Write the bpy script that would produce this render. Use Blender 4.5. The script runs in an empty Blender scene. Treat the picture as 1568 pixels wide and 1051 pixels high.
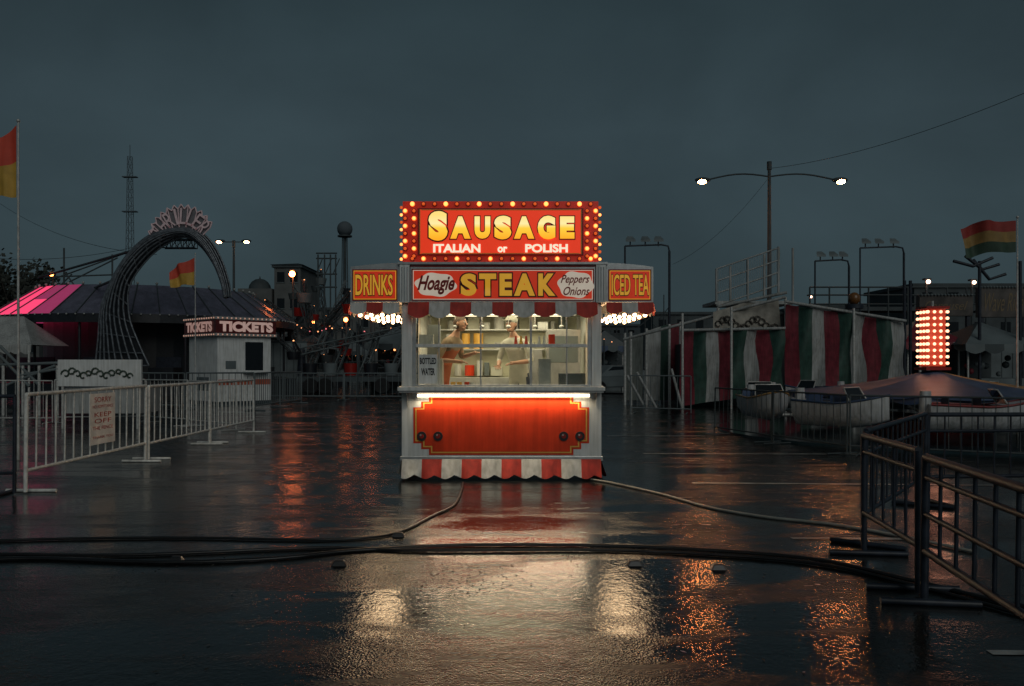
import bpy, bmesh, math, random
from mathutils import Vector, Matrix
random.seed(7)
R=math.radians
scene=bpy.context.scene
F=1250.0; H=1.55; CX=784.0; HY=555.0     # survey constants: focal length, eye height
def X(px,d): return (px-CX)*d/F
def Z(py,d): return H-(py-HY)*d/F
def P(px,py,d): return Vector((X(px,d),d,Z(py,d)))
def G(px,py,z=0.0):
    d=(H-z)*F/(py-HY); return Vector((X(px,d),d,z))

# ------------------------------------------------------------ materials
MATS={}
def mat(name,col,rough=.5,metal=0.0,var=.18,scale=6,bump=0.0,emi=None,es=0.0,spec=.5,detail=6,lamp=False,dirt=0.0):
    if name in MATS: return MATS[name]
    m=bpy.data.materials.new(name); m.use_nodes=True; nt=m.node_tree; n=nt.nodes; l=nt.links
    b=n['Principled BSDF']
    tc=n.new('ShaderNodeTexCoord'); no=n.new('ShaderNodeTexNoise'); no.inputs['Scale'].default_value=scale; no.inputs['Detail'].default_value=detail
    l.new(tc.outputs['Object'],no.inputs['Vector'])
    cr=n.new('ShaderNodeValToRGB'); cr.color_ramp.elements[0].position=.3; cr.color_ramp.elements[1].position=.7
    cr.color_ramp.elements[0].color=(*[max(0,c*(1-var)) for c in col],1); cr.color_ramp.elements[1].color=(*[min(1,c*(1+var)) for c in col],1)
    l.new(no.outputs['Fac'],cr.inputs['Fac']); last=cr.outputs['Color']
    if dirt>0:   # vertical rain streaks and grime
        mp=n.new('ShaderNodeMapping'); mp.inputs['Scale'].default_value=(14,14,.9); l.new(tc.outputs['Object'],mp.inputs['Vector'])
        n2=n.new('ShaderNodeTexNoise'); n2.inputs['Scale'].default_value=1.5; n2.inputs['Detail'].default_value=6; l.new(mp.outputs[0],n2.inputs['Vector'])
        c2=n.new('ShaderNodeValToRGB'); c2.color_ramp.elements[0].position=.35; c2.color_ramp.elements[1].position=.6; c2.color_ramp.elements[0].color=(1-dirt,1-dirt,1-dirt*1.1,1); c2.color_ramp.elements[1].color=(1,1,1,1)
        l.new(n2.outputs['Fac'],c2.inputs['Fac']); mx=n.new('ShaderNodeMix'); mx.data_type='RGBA'; mx.blend_type='MULTIPLY'; mx.inputs[0].default_value=1
        l.new(last,mx.inputs[6]); l.new(c2.outputs[0],mx.inputs[7]); last=mx.outputs[2]
    l.new(last,b.inputs['Base Color'])
    b.inputs['Roughness'].default_value=rough; b.inputs['Metallic'].default_value=metal
    b.inputs['Specular IOR Level'].default_value=spec
    if bump>0:
        bp=n.new('ShaderNodeBump'); bp.inputs['Strength'].default_value=bump; bp.inputs['Distance'].default_value=.02
        l.new(no.outputs['Fac'],bp.inputs['Height']); l.new(bp.outputs['Normal'],b.inputs['Normal'])
    if emi:
        b.inputs['Emission Color'].default_value=(*emi,1); b.inputs['Emission Strength'].default_value=es
        if not lamp: m.cycles.emission_sampling='NONE'
    MATS[name]=m; return m
white=mat('white_paint',(.66,.67,.66),.35,var=.1,scale=3,dirt=.22)
whiteb=mat('white_booth_paint',(.7,.71,.71),.4,var=.12,scale=2.5,dirt=.2)
alu=mat('aluminium',(.52,.53,.53),.3,.6,var=.15,scale=10)
steel=mat('galvanised_steel',(.5,.5,.48),.4,.3,var=.25,scale=12)
bpaint=mat('white_painted_steel',(.66,.66,.63),.4,var=.25,scale=14)
dsteel=mat('dark_steel',(.020,.026,.038),.42,0,var=.4,scale=10,spec=.35)
black=mat('black_rubber',(.010,.010,.011),.35,var=.2)
blackp=mat('black_paint',(.018,.018,.02),.4,var=.2)
red=mat('red_enamel',(.66,.05,.014),.25,var=.12,scale=4,dirt=.15)
redd=mat('dark_red_enamel',(.25,.012,.008),.35,var=.15)
gold=mat('gold_line_paint',(.75,.42,.08),.35,var=.1)
rfab=mat('red_fabric',(.45,.03,.018),.7,var=.2,bump=.2,dirt=.25)
wfab=mat('white_fabric',(.52,.52,.5),.7,var=.15,bump=.2,dirt=.25)
gfab=mat('green_fabric',(.02,.065,.05),.6,var=.25,bump=.2,dirt=.3)
gwhite=mat('grey_white_canvas',(.36,.37,.37),.6,var=.2,scale=2,bump=.3,dirt=.35)
rfab2=mat('crimson_fabric',(.2,.02,.035),.6,var=.25,bump=.2,dirt=.3)
yfab=mat('yellow_fabric',(.5,.3,.05),.7,var=.15)
signred=mat('lit_sign_red',(.6,.05,.02),.3,var=.1,scale=2,emi=(.9,.045,.012),es=.66)
bandred=mat('band_sign_red',(.6,.05,.02),.3,emi=(.9,.045,.012),es=.3)
framered=mat('sign_frame_red',(.35,.02,.01),.35,emi=(.8,.03,.008),es=.2)
lwhite=mat('lit_letter_white',(.8,.8,.75),.4,emi=(1,.84,.6),es=.8)
bandwhite=mat('band_white',(.75,.72,.66),.4,emi=(1,.8,.6),es=.25)
bandyel=mat('band_yellow',(.75,.45,.05),.4,emi=(1,.46,.03),es=.32)
outl=mat('letter_outline',(.10,.008,.003),.4)
bulbw=mat('bulb_warm',(.8,.6,.3),.3,emi=(1,.58,.28),es=14,lamp=True)
bulbs_=mat('bulb_sign_lit',(.8,.4,.2),.3,emi=(1,.27,.06),es=3.2)
bulbd=mat('bulb_sign_dim',(.5,.1,.03),.3,emi=(1,.14,.02),es=.6)
tube=mat('fluorescent_tube',(.8,.8,.8),.3,emi=(1,.82,.55),es=5)
sodium=mat('sodium_lamp',(.8,.5,.2),.3,emi=(1,.33,.09),es=200,lamp=True)
sodium2=mat('small_orange_lamp',(.8,.4,.2),.3,emi=(1,.2,.045),es=18,lamp=True)
pinkbulb=mat('pink_bulb',(.8,.5,.4),.3,emi=(1,.46,.27),es=2.6)
skin_=mat('skin',(.42,.23,.155),.5,var=.08)
hair=mat('brown_hair',(.05,.027,.014),.6,bump=.4,scale=40)
shirtw=mat('white_shirt',(.48,.48,.42),.8,bump=.2)
shirtb=mat('brown_shirt',(.22,.16,.10),.8,bump=.2)
apron=mat('orange_apron',(.36,.09,.035),.8)
aprw=mat('white_apron',(.42,.42,.36),.8,bump=.2)
jeans=mat('dark_trousers',(.03,.04,.07),.8)
warmwall=mat('interior_panel',(.56,.55,.41),.45,var=.14)
purple=mat('ride_roof_vinyl',(.12,.12,.17),.3,var=.3,scale=3,dirt=.35)
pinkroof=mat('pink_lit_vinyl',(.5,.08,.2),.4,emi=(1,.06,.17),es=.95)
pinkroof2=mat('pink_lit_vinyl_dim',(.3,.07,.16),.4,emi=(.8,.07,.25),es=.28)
darkride=mat('ride_dark_paint',(.013,.015,.02),.4,var=.3)
farg=mat('far_structure_grey',(.042,.056,.062),.7,var=.3,scale=1)  # slate tint puts distance haze into the base colour
farg2=mat('far_structure_light',(.115,.14,.148),.7,var=.3,scale=1)  # paler bluish tone, also with distance haze mixed into the colour
mistg=mat('hazy_steel',(.08,.10,.115),.8,var=.1,scale=1)  # lightened toward the sky so the haze of distance is painted in
concrete=mat('far_building_masonry',(.10,.105,.105),.8,var=.25,scale=.6)
winb=mat('dark_window_glass',(.01,.012,.015),.1)
blue=mat('blue_vinyl',(.035,.065,.13),.45,var=.3,scale=3)
goldv=mat('gold_vinyl',(.36,.22,.08),.45,var=.3,scale=3)
redv=mat('red_vinyl',(.2,.03,.03),.45,var=.3,scale=3)
sd0=mat('stainless_dark',(.2,.21,.21),.25,.8)
def lettergrad():
    m=bpy.data.materials.new('lit_letter_yellow'); m.use_nodes=True; n=m.node_tree.nodes; l=m.node_tree.links
    b=n['Principled BSDF']; tc=n.new('ShaderNodeTexCoord'); se=n.new('ShaderNodeSeparateXYZ'); l.new(tc.outputs['Object'],se.inputs[0])
    mr=n.new('ShaderNodeMapRange'); mr.inputs[1].default_value=3.15; mr.inputs[2].default_value=3.50; l.new(se.outputs['Z'],mr.inputs[0])
    cr=n.new('ShaderNodeValToRGB'); e=cr.color_ramp.elements; e[0].position=.05; e[0].color=(1,.40,.015,1); e[1].position=.45; e[1].color=(1,.60,.045,1)
    e2=e.new(.62); e2.color=(1,.80,.36,1); e3=e.new(.95); e3.color=(1,.70,.2,1)
    l.new(mr.outputs[0],cr.inputs['Fac']); l.new(cr.outputs['Color'],b.inputs['Emission Color']); l.new(cr.outputs['Color'],b.inputs['Base Color']); b.inputs['Emission Strength'].default_value=.9
    m.cycles.emission_sampling='NONE'; return m
lyel=lettergrad()
def glassmat():
    m=bpy.data.materials.new('window_glass'); m.use_nodes=True; n=m.node_tree.nodes; l=m.node_tree.links
    n.remove(n['Principled BSDF']); o=n['Material Output']
    t=n.new('ShaderNodeBsdfTransparent'); t.inputs[0].default_value=(.90,.93,.86,1); g=n.new('ShaderNodeBsdfGlossy'); g.inputs['Roughness'].default_value=.03
    f=n.new('ShaderNodeFresnel'); f.inputs['IOR'].default_value=1.45; x=n.new('ShaderNodeMixShader')
    l.new(f.outputs[0],x.inputs[0]); l.new(t.outputs[0],x.inputs[1]); l.new(g.outputs[0],x.inputs[2]); l.new(x.outputs[0],o.inputs[0]); return m
glass=glassmat()

# ------------------------------------------------------------ mesh builder
def link(o,parent=None):
    scene.collection.objects.link(o)
    if parent:
        o.parent=parent
        o.matrix_parent_inverse=Matrix.Translation(-Vector(parent.location)) if not parent.get('local') else Matrix()
    return o
def empty(name,loc,rz=0,local=False):
    e=bpy.data.objects.new(name,None); e.location=loc; e.rotation_euler=(0,0,rz); e.empty_display_size=.2
    if local: e['local']=1
    scene.collection.objects.link(e); return e
class MB:
    def __init__(s): s.v=[]; s.f=[]; s.mi=[]; s.sm=[]; s.mats=[]
    def m(s,mt):
        if mt not in s.mats: s.mats.append(mt)
        return s.mats.index(mt)
    def add(s,vs,fs,mt,smooth=False):
        o=len(s.v); s.v+= [tuple(v) for v in vs]; k=s.m(mt)
        for f in fs: s.f.append([i+o for i in f]); s.mi.append(k); s.sm.append(smooth)
    def box(s,x0,x1,y0,y1,z0,z1,mt):
        vs=[(x,y,z) for x in (x0,x1) for y in (y0,y1) for z in (z0,z1)]
        s.add(vs,[(0,1,3,2),(4,6,7,5),(0,4,5,1),(2,3,7,6),(0,2,6,4),(1,5,7,3)],mt)
    def poly(s,pts,mt): s.add(pts,[tuple(range(len(pts)))],mt)
    def cyl(s,a,b,r,mt,r2=None,n=8):
        a=Vector(a); b=Vector(b); d=(b-a)
        if d.length<1e-6: return
        d.normalize(); u=d.orthogonal().normalized(); w=d.cross(u); r2=r if r2 is None else r2
        vs=[a+(u*math.cos(t)+w*math.sin(t))*r for t in [2*math.pi*i/n for i in range(n)]]+[b+(u*math.cos(t)+w*math.sin(t))*r2 for t in [2*math.pi*i/n for i in range(n)]]
        s.add(vs,[(i,(i+1)%n,n+(i+1)%n,n+i) for i in range(n)],mt,True)
        s.add(vs,[tuple(reversed(range(n))),tuple(range(n,2*n))],mt)
    def path(s,pts,r,mt,n=6,flat=1.0):
        pts=[Vector(p) for p in pts]; vs=[]
        for i,p in enumerate(pts):
            d=(pts[min(i+1,len(pts)-1)]-pts[max(i-1,0)]).normalized()
            u=d.cross(Vector((0,0,1)))
            if u.length<.05: u=Vector((1,0,0))
            u.normalize(); w=u.cross(d)
            for k in range(n):
                t=2*math.pi*k/n; vs.append(p+u*math.cos(t)*r+w*math.sin(t)*r*flat)
        fs=[(i*n+k,i*n+(k+1)%n,(i+1)*n+(k+1)%n,(i+1)*n+k) for i in range(len(pts)-1) for k in range(n)]
        s.add(vs,fs,mt,True)
    def sph(s,c,r,mt,nu=8,nv=6,sc=(1,1,1)):
        vs=[]; 
        for j in range(nv+1):
            ph=math.pi*j/nv
            for i in range(nu):
                th=2*math.pi*i/nu; vs.append((c[0]+r*sc[0]*math.sin(ph)*math.cos(th),c[1]+r*sc[1]*math.sin(ph)*math.sin(th),c[2]+r*sc[2]*math.cos(ph)))
        s.add(vs,[(j*nu+i,(j+1)*nu+i,(j+1)*nu+(i+1)%nu,j*nu+(i+1)%nu) for j in range(nv) for i in range(nu)],mt,True)
    def lattice(s,a,b,w0,w1,n,r,mt,legs=3):
        a=Vector(a); b=Vector(b); d=(b-a).normalized(); u=d.orthogonal().normalized(); w=d.cross(u)
        def ring(t):
            c=a.lerp(b,t); ww=w0+(w1-w0)*t
            return [c+(u*math.cos(2*math.pi*k/legs)+w*math.sin(2*math.pi*k/legs))*ww*.5 for k in range(legs)]
        prev=ring(0)
        for i in range(1,n+1):
            cur=ring(i/n)
            for k in range(legs):
                s.cyl(prev[k],cur[k],r,mt,n=4); s.cyl(prev[k],cur[(k+1)%legs],r*.6,mt,n=3); s.cyl(cur[k],cur[(k+1)%legs],r*.6,mt,n=3)
            prev=cur
    def obj(s,name,parent=None,bevel=0,loc=None,rz=0):
        me=bpy.data.meshes.new(name); me.from_pydata(s.v,[],s.f)
        for m_ in s.mats: me.materials.append(m_)
        for i,p in enumerate(me.polygons): p.material_index=s.mi[i]; p.use_smooth=s.sm[i]
        me.update(); o=bpy.data.objects.new(name,me); link(o,parent)
        if loc: o.location=loc
        if rz: o.rotation_euler=(0,0,rz)
        if bevel:
            b=o.modifiers.new('bevel','BEVEL'); b.width=bevel; b.segments=2; b.limit_method='ANGLE'
        return o
    def valance(s,p0,p1,ztop,zbot,n,mats,nrm=(0,-1,0),slope=.03,drop=.05,fold=.0,cols=8,ph=0.0):
        p0=Vector(p0); p1=Vector(p1); nrm=Vector(nrm); rows=4
        for i in range(n):
            vs=[]; jz=random.uniform(-.012,.006)
            for k in range(cols+1):
                t=k/cols; g=(i+t)/n; c=p0.lerp(p1,g)
                zb=zbot+drop*(1-math.sin(math.pi*((t+ph)%1.0001)))+jz*math.sin(math.pi*t)
                for j in range(rows+1):
                    q=j/rows; off=slope*q+fold*q*(math.sin(g*n*math.pi*2)+.5*math.sin(g*n*3.7+1))
                    vs.append(c+nrm*off+Vector((0,0,ztop+(zb-ztop)*q)))
            s.add(vs,[(k*(rows+1)+j,(k+1)*(rows+1)+j,(k+1)*(rows+1)+j+1,k*(rows+1)+j+1) for k in range(cols) for j in range(rows)],mats[i%len(mats)],True)

def text(body,x0,x1,z0,z1,y,mt,name,parent,off=.02,extra=0,shear=0,side=None):
    """flat lettering in the XZ plane facing -Y, fitted to the given box (metres)"""
    def mk(o):
        cu=bpy.data.curves.new('t','FONT'); cu.body=body; cu.size=1; cu.offset=o; cu.shear=shear; cu.extrude=0; cu.resolution_u=4
        ob=bpy.data.objects.new('t',cu); scene.collection.objects.link(ob); dg=bpy.context.evaluated_depsgraph_get()
        me=bpy.data.meshes.new_from_object(ob.evaluated_get(dg)); bpy.data.objects.remove(ob); return me
    b=mk(off); xs=[v.co.x for v in b.vertices]; ys=[v.co.y for v in b.vertices]
    ax,bx,ay,by=min(xs),max(xs),min(ys),max(ys)
    me=mk(off+extra) if extra else b
    for v in me.vertices:
        u=x0+(v.co.x-ax)/(bx-ax)*(x1-x0); w=z0+(v.co.y-ay)/(by-ay)*(z1-z0)
        v.co=(u,y,w) if side is None else side(u,y,w)
    me.materials.clear(); me.materials.append(mt); me.name=name
    o=bpy.data.objects.new(name,me); link(o,parent); return o

# ------------------------------------------------------------ ground
def ground():
    m=bpy.data.materials.new('wet_asphalt'); m.use_nodes=True; n=m.node_tree.nodes; l=m.node_tree.links; b=n['Principled BSDF']
    tc=n.new('ShaderNodeTexCoord')
    def noise(sc,det=5,dist=0,vec=None):
        x=n.new('ShaderNodeTexNoise'); x.inputs['Scale'].default_value=sc; x.inputs['Detail'].default_value=det; x.inputs['Distortion'].default_value=dist
        l.new(vec or tc.outputs['Object'],x.inputs['Vector']); return x
    def ramp(src,p0,c0,p1,c1):
        r=n.new('ShaderNodeValToRGB'); e=r.color_ramp.elements; e[0].position=p0; e[0].color=(*c0,1); e[1].position=p1; e[1].color=(*c1,1); l.new(src,r.inputs['Fac']); return r
    def bump(h,st,di,prev=None):
        x=n.new('ShaderNodeBump'); x.inputs['Strength'].default_value=st; x.inputs['Distance'].default_value=di; l.new(h,x.inputs['Height'])
        if prev: l.new(prev.outputs[0],x.inputs['Normal'])
        return x
    def mul(a,bb):
        x=n.new('ShaderNodeMath'); x.operation='MULTIPLY'; l.new(a,x.inputs[0])
        if isinstance(bb,float): x.inputs[1].default_value=bb
        else: l.new(bb,x.inputs[1])
        return x
    mp=n.new('ShaderNodeMapping'); mp.inputs['Scale'].default_value=(.45,1.5,1); l.new(tc.outputs['Object'],mp.inputs['Vector'])
    pud=noise(.9,8,.6,mp.outputs[0]); rip=noise(30,4,.4); mid=noise(9,6,.3); big=noise(1.5,3); patch=noise(.3,8); mott=noise(4.5,8,.5,mp.outputs[0])
    vo=n.new('ShaderNodeTexVoronoi'); vo.inputs['Scale'].default_value=75; l.new(tc.outputs['Object'],vo.inputs['Vector'])
    pm=ramp(pud.outputs['Fac'],.46,(0,0,0),.54,(1,1,1))
    col=ramp(patch.outputs['Fac'],.3,(.010,.0125,.0125),.7,(.028,.031,.029))
    cf=ramp(vo.outputs['Distance'],.1,(1.7,1.65,1.55),.5,(.4,.4,.42))
    mx=n.new('ShaderNodeMix'); mx.data_type='RGBA'; mx.blend_type='MULTIPLY'; mx.inputs[0].default_value=1
    l.new(col.outputs[0],mx.inputs[6]); l.new(cf.outputs[0],mx.inputs[7]); l.new(mx.outputs[2],b.inputs['Base Color'])
    r1=ramp(mott.outputs['Fac'],.38,(.08,.08,.08),.62,(.28,.28,.28))
    r2=ramp(mott.outputs['Fac'],.35,(.025,.025,.025),.65,(.11,.11,.11))
    rm=n.new('ShaderNodeMix'); rm.data_type='RGBA'; l.new(pm.outputs[0],rm.inputs[0]); l.new(r1.outputs[0],rm.inputs[6]); l.new(r2.outputs[0],rm.inputs[7]); l.new(rm.outputs[2],b.inputs['Roughness'])
    b.inputs['IOR'].default_value=1.46
    inv=n.new('ShaderNodeMath'); inv.operation='MULTIPLY_ADD'; inv.inputs[1].default_value=-.78; inv.inputs[2].default_value=1; l.new(pm.outputs[0],inv.inputs[0])
    g=mul(vo.outputs['Distance'],inv.outputs[0]); g2=mul(rip.outputs['Fac'],1.0)
    b1=bump(g.outputs[0],.5,.003); b2=bump(g2.outputs[0],.5,.0036,b1); b3=bump(mid.outputs['Fac'],.55,.005,b2); b4=bump(big.outputs['Fac'],.5,.006,b3)
    l.new(b4.outputs[0],b.inputs['Normal'])
    mb=MB(); mb.poly([(-400,-60,0),(400,-60,0),(400,700,0),(-400,700,0)],m); mb.obj('asphalt_parking_lot')
    wp=mat('worn_white_line',(.26,.27,.26),.3,var=.9,scale=5)
    mb=MB()
    def line(a,b_,w):
        a=G(*a); b_=G(*b_); 
        mb.poly([(a.x,a.y-w,.004),(b_.x,b_.y-w,.004),(b_.x,b_.y+w,.004),(a.x,a.y+w,.004)],wp)
    line((1060,740),(1560,744),.05); line((1212,825),(1400,826),.04); line((985,695),(1330,696),.05); line((1515,1000),(1700,1002),.035); line((930,668),(1080,668),.06); line((450,606),(600,606),.1)
    mb.obj('painted_parking_lines')
    lm=mat('wet_leaf',(.03,.022,.012),.4,var=.5,scale=30); mb=MB(); random.seed(21)
    for i in range(420):
        if random.random()<.45: c=G(random.gauss(715,45),random.uniform(865,915))
        else: c=G(random.uniform(100,1500),random.choice([random.uniform(640,1040),random.gauss(865,20)]))
        if c.y>10.7 and abs(c.x)<2: continue
        a=random.uniform(0,6.28); s=random.uniform(.006,.02); u=Vector((math.cos(a),math.sin(a),.1))*s; w_=Vector((-math.sin(a),math.cos(a),.1))*s*.5
        c.z=.006; mb.poly([c-u,c-w_,c+u,c+w_],lm)
    mb.obj('leaf_litter')
ground()

# ------------------------------------------------------------ food stand
Y0=10.76; s_=Y0/F
def sx(p): return (p-CX)*s_
def sz(p): return H-(p-HY)*s_
def stand():
    E=empty('sausage_food_stand',(sx(768),Y0+1.6,0)); D=3.2
    xl,xr=sx(615),sx(921)
    m=MB()
    m.box(xl,xr,Y0+.02,Y0+D,.30,.42,white)                 # floor
    m.box(xl,xr,Y0,Y0+.05,sz(701),sz(600),white)           # front lower wall
    m.box(xl,xl+.04,Y0+.05,Y0+D,.42,sz(600),white); m.box(xr-.04,xr,Y0+.05,Y0+D,.42,sz(600),white)
    m.box(xl+.04,xr-.04,Y0+D-.04,Y0+D,.42,sz(465),warmwall)  # back
    m.box(xl,sx(631),Y0,Y0+.1,sz(599),sz(465),white); m.box(sx(906),xr,Y0,Y0+.1,sz(599),sz(465),white)
    m.box(xl,xl+.08,Y0+D-.1,Y0+D,sz(599),sz(465),white); m.box(xr-.08,xr,Y0+D-.1,Y0+D,sz(599),sz(465),white)
    m.box(xl,xl+.04,Y0+.1,Y0+.55,sz(599),sz(465),white); m.box(xr-.04,xr,Y0+.1,Y0+.55,sz(599),sz(465),white)
    m.box(xl,xl+.04,Y0+1.9,Y0+D-.1,sz(599),sz(465),white); m.box(xr-.04,xr,Y0+1.9,Y0+D-.1,sz(599),sz(465),white)
    m.box(xl+.002,xr-.002,Y0+.002,Y0+D,sz(464.8),sz(463),warmwall) # ceiling
    m.box(sx(614),sx(926),Y0+.06,Y0+D,sz(462.8),sz(408),white)
    m.box(xl-.02,xr+.02,Y0-.012,Y0+.01,sz(706),sz(699),alu)
    m.obj('body',E,bevel=.006)
    m=MB(); m.box(sx(612),sx(924),Y0-.22,Y0+.12,sz(598)+.0,sz(592),white); m.box(sx(614),sx(922),Y0-.2,Y0-.01,sz(601),sz(598)-.002,alu)
    for p in (625,912): m.poly([(sx(p),Y0-.005,sz(602)),(sx(p),Y0-.18,sz(601)),(sx(p),Y0-.005,sz(625))],alu)
    m.obj('counter_shelf',E,bevel=.005)
    m=MB(); m.cyl((sx(640),Y0-.06,sz(606)),(sx(902),Y0-.06,sz(606)),.016,tube,n=10)
    m.box(sx(634),sx(640),Y0-.08,Y0-.012,sz(609),sz(601.5),alu); m.box(sx(902),sx(908),Y0-.08,Y0-.012,sz(609),sz(601.5),alu)
    m.obj('under_shelf_fluorescent_tube',E)
    def stepped(g,y,mt,m):
        a,b,t,u=633+g,902-g,606+g*.6,697-g
        k=12; st=9
        px=[(a,t+2*st),(a+k,t+2*st),(a+k,t+st),(a+2*k,t+st),(a+2*k,t),(b-2*k,t),(b-2*k,t+st),(b-k,t+st),(b-k,t+2*st),(b,t+2*st),
            (b,u-2*st),(b-k,u-2*st),(b-k,u-st),(b-2*k,u-st),(b-2*k,u),(a+2*k,u),(a+2*k,u-st),(a+k,u-st),(a+k,u-2*st),(a,u-2*st)]
        m.poly([(sx(p),y,sz(q)) for p,q in reversed(px)],mt)
    m=MB(); stepped(0,Y0-.004,red,m); stepped(3,Y0-.008,gold,m); stepped(5.2,Y0-.012,red,m)
    m.obj('stepped_red_panel',E)
    m=MB()
    for p in (646,671,863,888):
        m.cyl((sx(p),Y0-.03,sz(668)),(sx(p),Y0-.011,sz(668)),.062,blackp,n=20); m.cyl((sx(p),Y0-.04,sz(668)),(sx(p),Y0-.03,sz(668)),.03,redd,n=16)
        m.cyl((sx(p)-.012,Y0-.045,sz(666)),(sx(p)-.012,Y0-.04,sz(666)),.012,alu,n=10)
    m.obj('round_vents',E)
    m=MB(); m.valance((sx(616),Y0-.015,0),(sx(920),Y0-.015,0),sz(703),.035,10,[wfab,rfab],slope=.10,drop=.05,fold=.026,ph=.35)
    m.valance((sx(616),Y0+D,0),(sx(616),Y0,0),sz(703),.035,10,[rfab,wfab],nrm=(-1,0,0),slope=.06,drop=.05,fold=.015)
    m.valance((sx(920),Y0,0),(sx(920),Y0+D,0),sz(703),.035,10,[rfab,wfab],nrm=(1,0,0),slope=.06,drop=.05,fold=.015)
    m.obj('striped_skirt',E)
    m=MB(); zt,zb=sz(478),sz(592)+.002
    for p,w in ((634,3),(903,3),(813,1.6),(736,1.2),(672,1.0),(868,1.0)): m.box(sx(p-w),sx(p+w),Y0+.02,Y0+.055,zb,zt,alu)
    m.box(sx(631),sx(906),Y0+.015,Y0+.05,sz(589.5),zb-.0,alu)
    m.box(sx(636.2),sx(899.8),Y0+.0,Y0+.30,sz(532),sz(527),white)
    m.box(sx(631),sx(906),Y0+.02,Y0+.06,sz(479),sz(472),white)
    m.obj('window_frame',E,bevel=.003)
    m=MB(); m.poly([(sx(636),Y0+.03,sz(588)),(sx(900),Y0+.03,sz(588)),(sx(900),Y0+.03,sz(480)),(sx(636),Y0+.03,sz(480))],glass); m.obj('window_pane',E)
    # interior fittings
    m=MB(); yb=Y0+D-.05
    m.box(xl+.05,xr-.05,yb-.55,yb,.42,1.3,alu)
    for zz in (1.75,2.08): m.box(xl+.1,xr-.1,yb-.3,yb-.002,zz,zz+.025,alu)
    cols=[wfab,gold,red,farg2,farg2,sd0,aprw,white,alu,warmwall,alu,wfab]
    random.seed(3)
    for zz in (1.325,1.776,2.106):
        x=xl+.15
        while x<xr-.25:
            w=random.uniform(.07,.22); h=random.uniform(.1,.26)
            if random.random()<.7:
                mt=random.choice(cols)
                if random.random()<.5: m.cyl((x+w/2,yb-.17,zz),(x+w/2,yb-.17,zz+h),w*.42,mt,n=14)
                else: m.box(x,x+w,yb-.28,yb-.08,zz,zz+h,mt)
            x+=w+.03
    m.box(xl+.06,xr-.06,Y0+.3,Y0+.62,.9,1.12,alu)     # serving counter
    sd=sd0
    m.box(sx(858),sx(900),Y0+.32,Y0+.5,1.122,1.40,sd)
    m.box(sx(842),sx(852),Y0+.34,Y0+.5,1.8,1.93,red); m.box(sx(640),sx(660),Y0+1.2,Y0+1.5,1.5,2.1,farg2)
    m.box(sx(846),sx(905),Y0+1.7,Y0+2.2,1.2,2.05,alu); m.box(sx(850),sx(901),Y0+1.692,Y0+1.699,1.55,1.95,farg2)
    m.box(sx(800),sx(838),Y0+1.8,Y0+2.2,1.2,1.75,alu); m.box(sx(655),sx(672),Y0+.5,Y0+.8,1.13,1.6,alu)
    m.box(sx(826),sx(846),Y0+.45,Y0+.7,1.13,1.6,alu)
    for p,c in ((790,red),(798,gold),(806,red),(826,white),(834,white)): m.cyl((sx(p),Y0+.15,sz(527)),(sx(p),Y0+.15,sz(514)),.026,c,r2=.012,n=12)
    for p in (690,700,712,720): m.cyl((sx(p),Y0+.45,1.122),(sx(p),Y0+.45,1.28),.035,random.choice([gold,red,white]),n=12)
    m.box(sx(640),sx(662),Y0+.1,Y0+.25,sz(527),sz(512),wfab)
    m.cyl((sx(660),Y0+.9,2.22),(sx(890),Y0+.9,2.22),.01,alu)
    for i in range(5): 
        p=690+i*44; m.cyl((sx(p),Y0+.9,2.22),(sx(p),Y0+.9,2.08),.008,alu); m.sph((sx(p),Y0+.9,2.06),.035,alu,sc=(1,1,.7))
    m.obj('interior_fittings',E,bevel=.003)
    m=MB()
    for yy in (.75,2.0): m.box(xl+.4,xr-.4,Y0+yy,Y0+yy+.12,sz(465)-.05,sz(465)-.008,mat('ceiling_fixture',(.8,.8,.7),.4,emi=(1,.84,.58),es=4))
    m.obj('ceiling_light_fixture',E)
    m=MB(); m.box(sx(641),sx(670),Y0-.006,Y0+.006,sz(588),sz(543),white); m.obj('bottled_water_notice',E)
    text('BOTTLED',sx(643),sx(668),sz(558),sz(548),Y0-.008,blackp,'notice_lettering',E,.04); text('WATER',sx(645),sx(666),sz(575),sz(564),Y0-.008,blackp,'notice_lettering_lower',E,.04)
    # fascia band
    m=MB(); m.box(sx(629),sx(911),Y0-.05,Y0+.055,sz(463),sz(410),alu)
    m.box(sx(631),sx(909),Y0-.056,Y0-.052,sz(461),sz(412.5),redd); m.box(sx(633),sx(907),Y0-.061,Y0-.0575,sz(459.5),sz(414.5),bandwhite); m.box(sx(634.3),sx(905.7),Y0-.066,Y0-.0625,sz(458.4),sz(415.6),bandred)
    for a,b in ((613,628),(912,927)):
        m.box(sx(a),sx(b),Y0-.07,Y0+.055,sz(464),sz(406),white)
        for k in range(3): m.cyl((sx(a+3.5+k*4),Y0-.072,sz(461)),(sx(a+3.5+k*4),Y0-.072,sz(410)),.008,alu,n=6)
    m.box(sx(610),sx(930),Y0-.08,Y0+.2,sz(406),sz(402.5),alu)
    m.obj('fascia_band',E,bevel=.003)
    for i,(c,a,b) in enumerate((('S',706,730),('T',734,760),('E',765,784),('A',787,819),('K',824,850))):
        text(c,sx(a),sx(b),sz(454),sz(420),Y0-.075,bandyel,'steak_letter_%d'%i,E,.055); text(c,sx(a),sx(b),sz(454),sz(420),Y0-.070-.0003*i,outl,'steak_outline_%d'%i,E,.055,extra=.05)
    m=MB()
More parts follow.
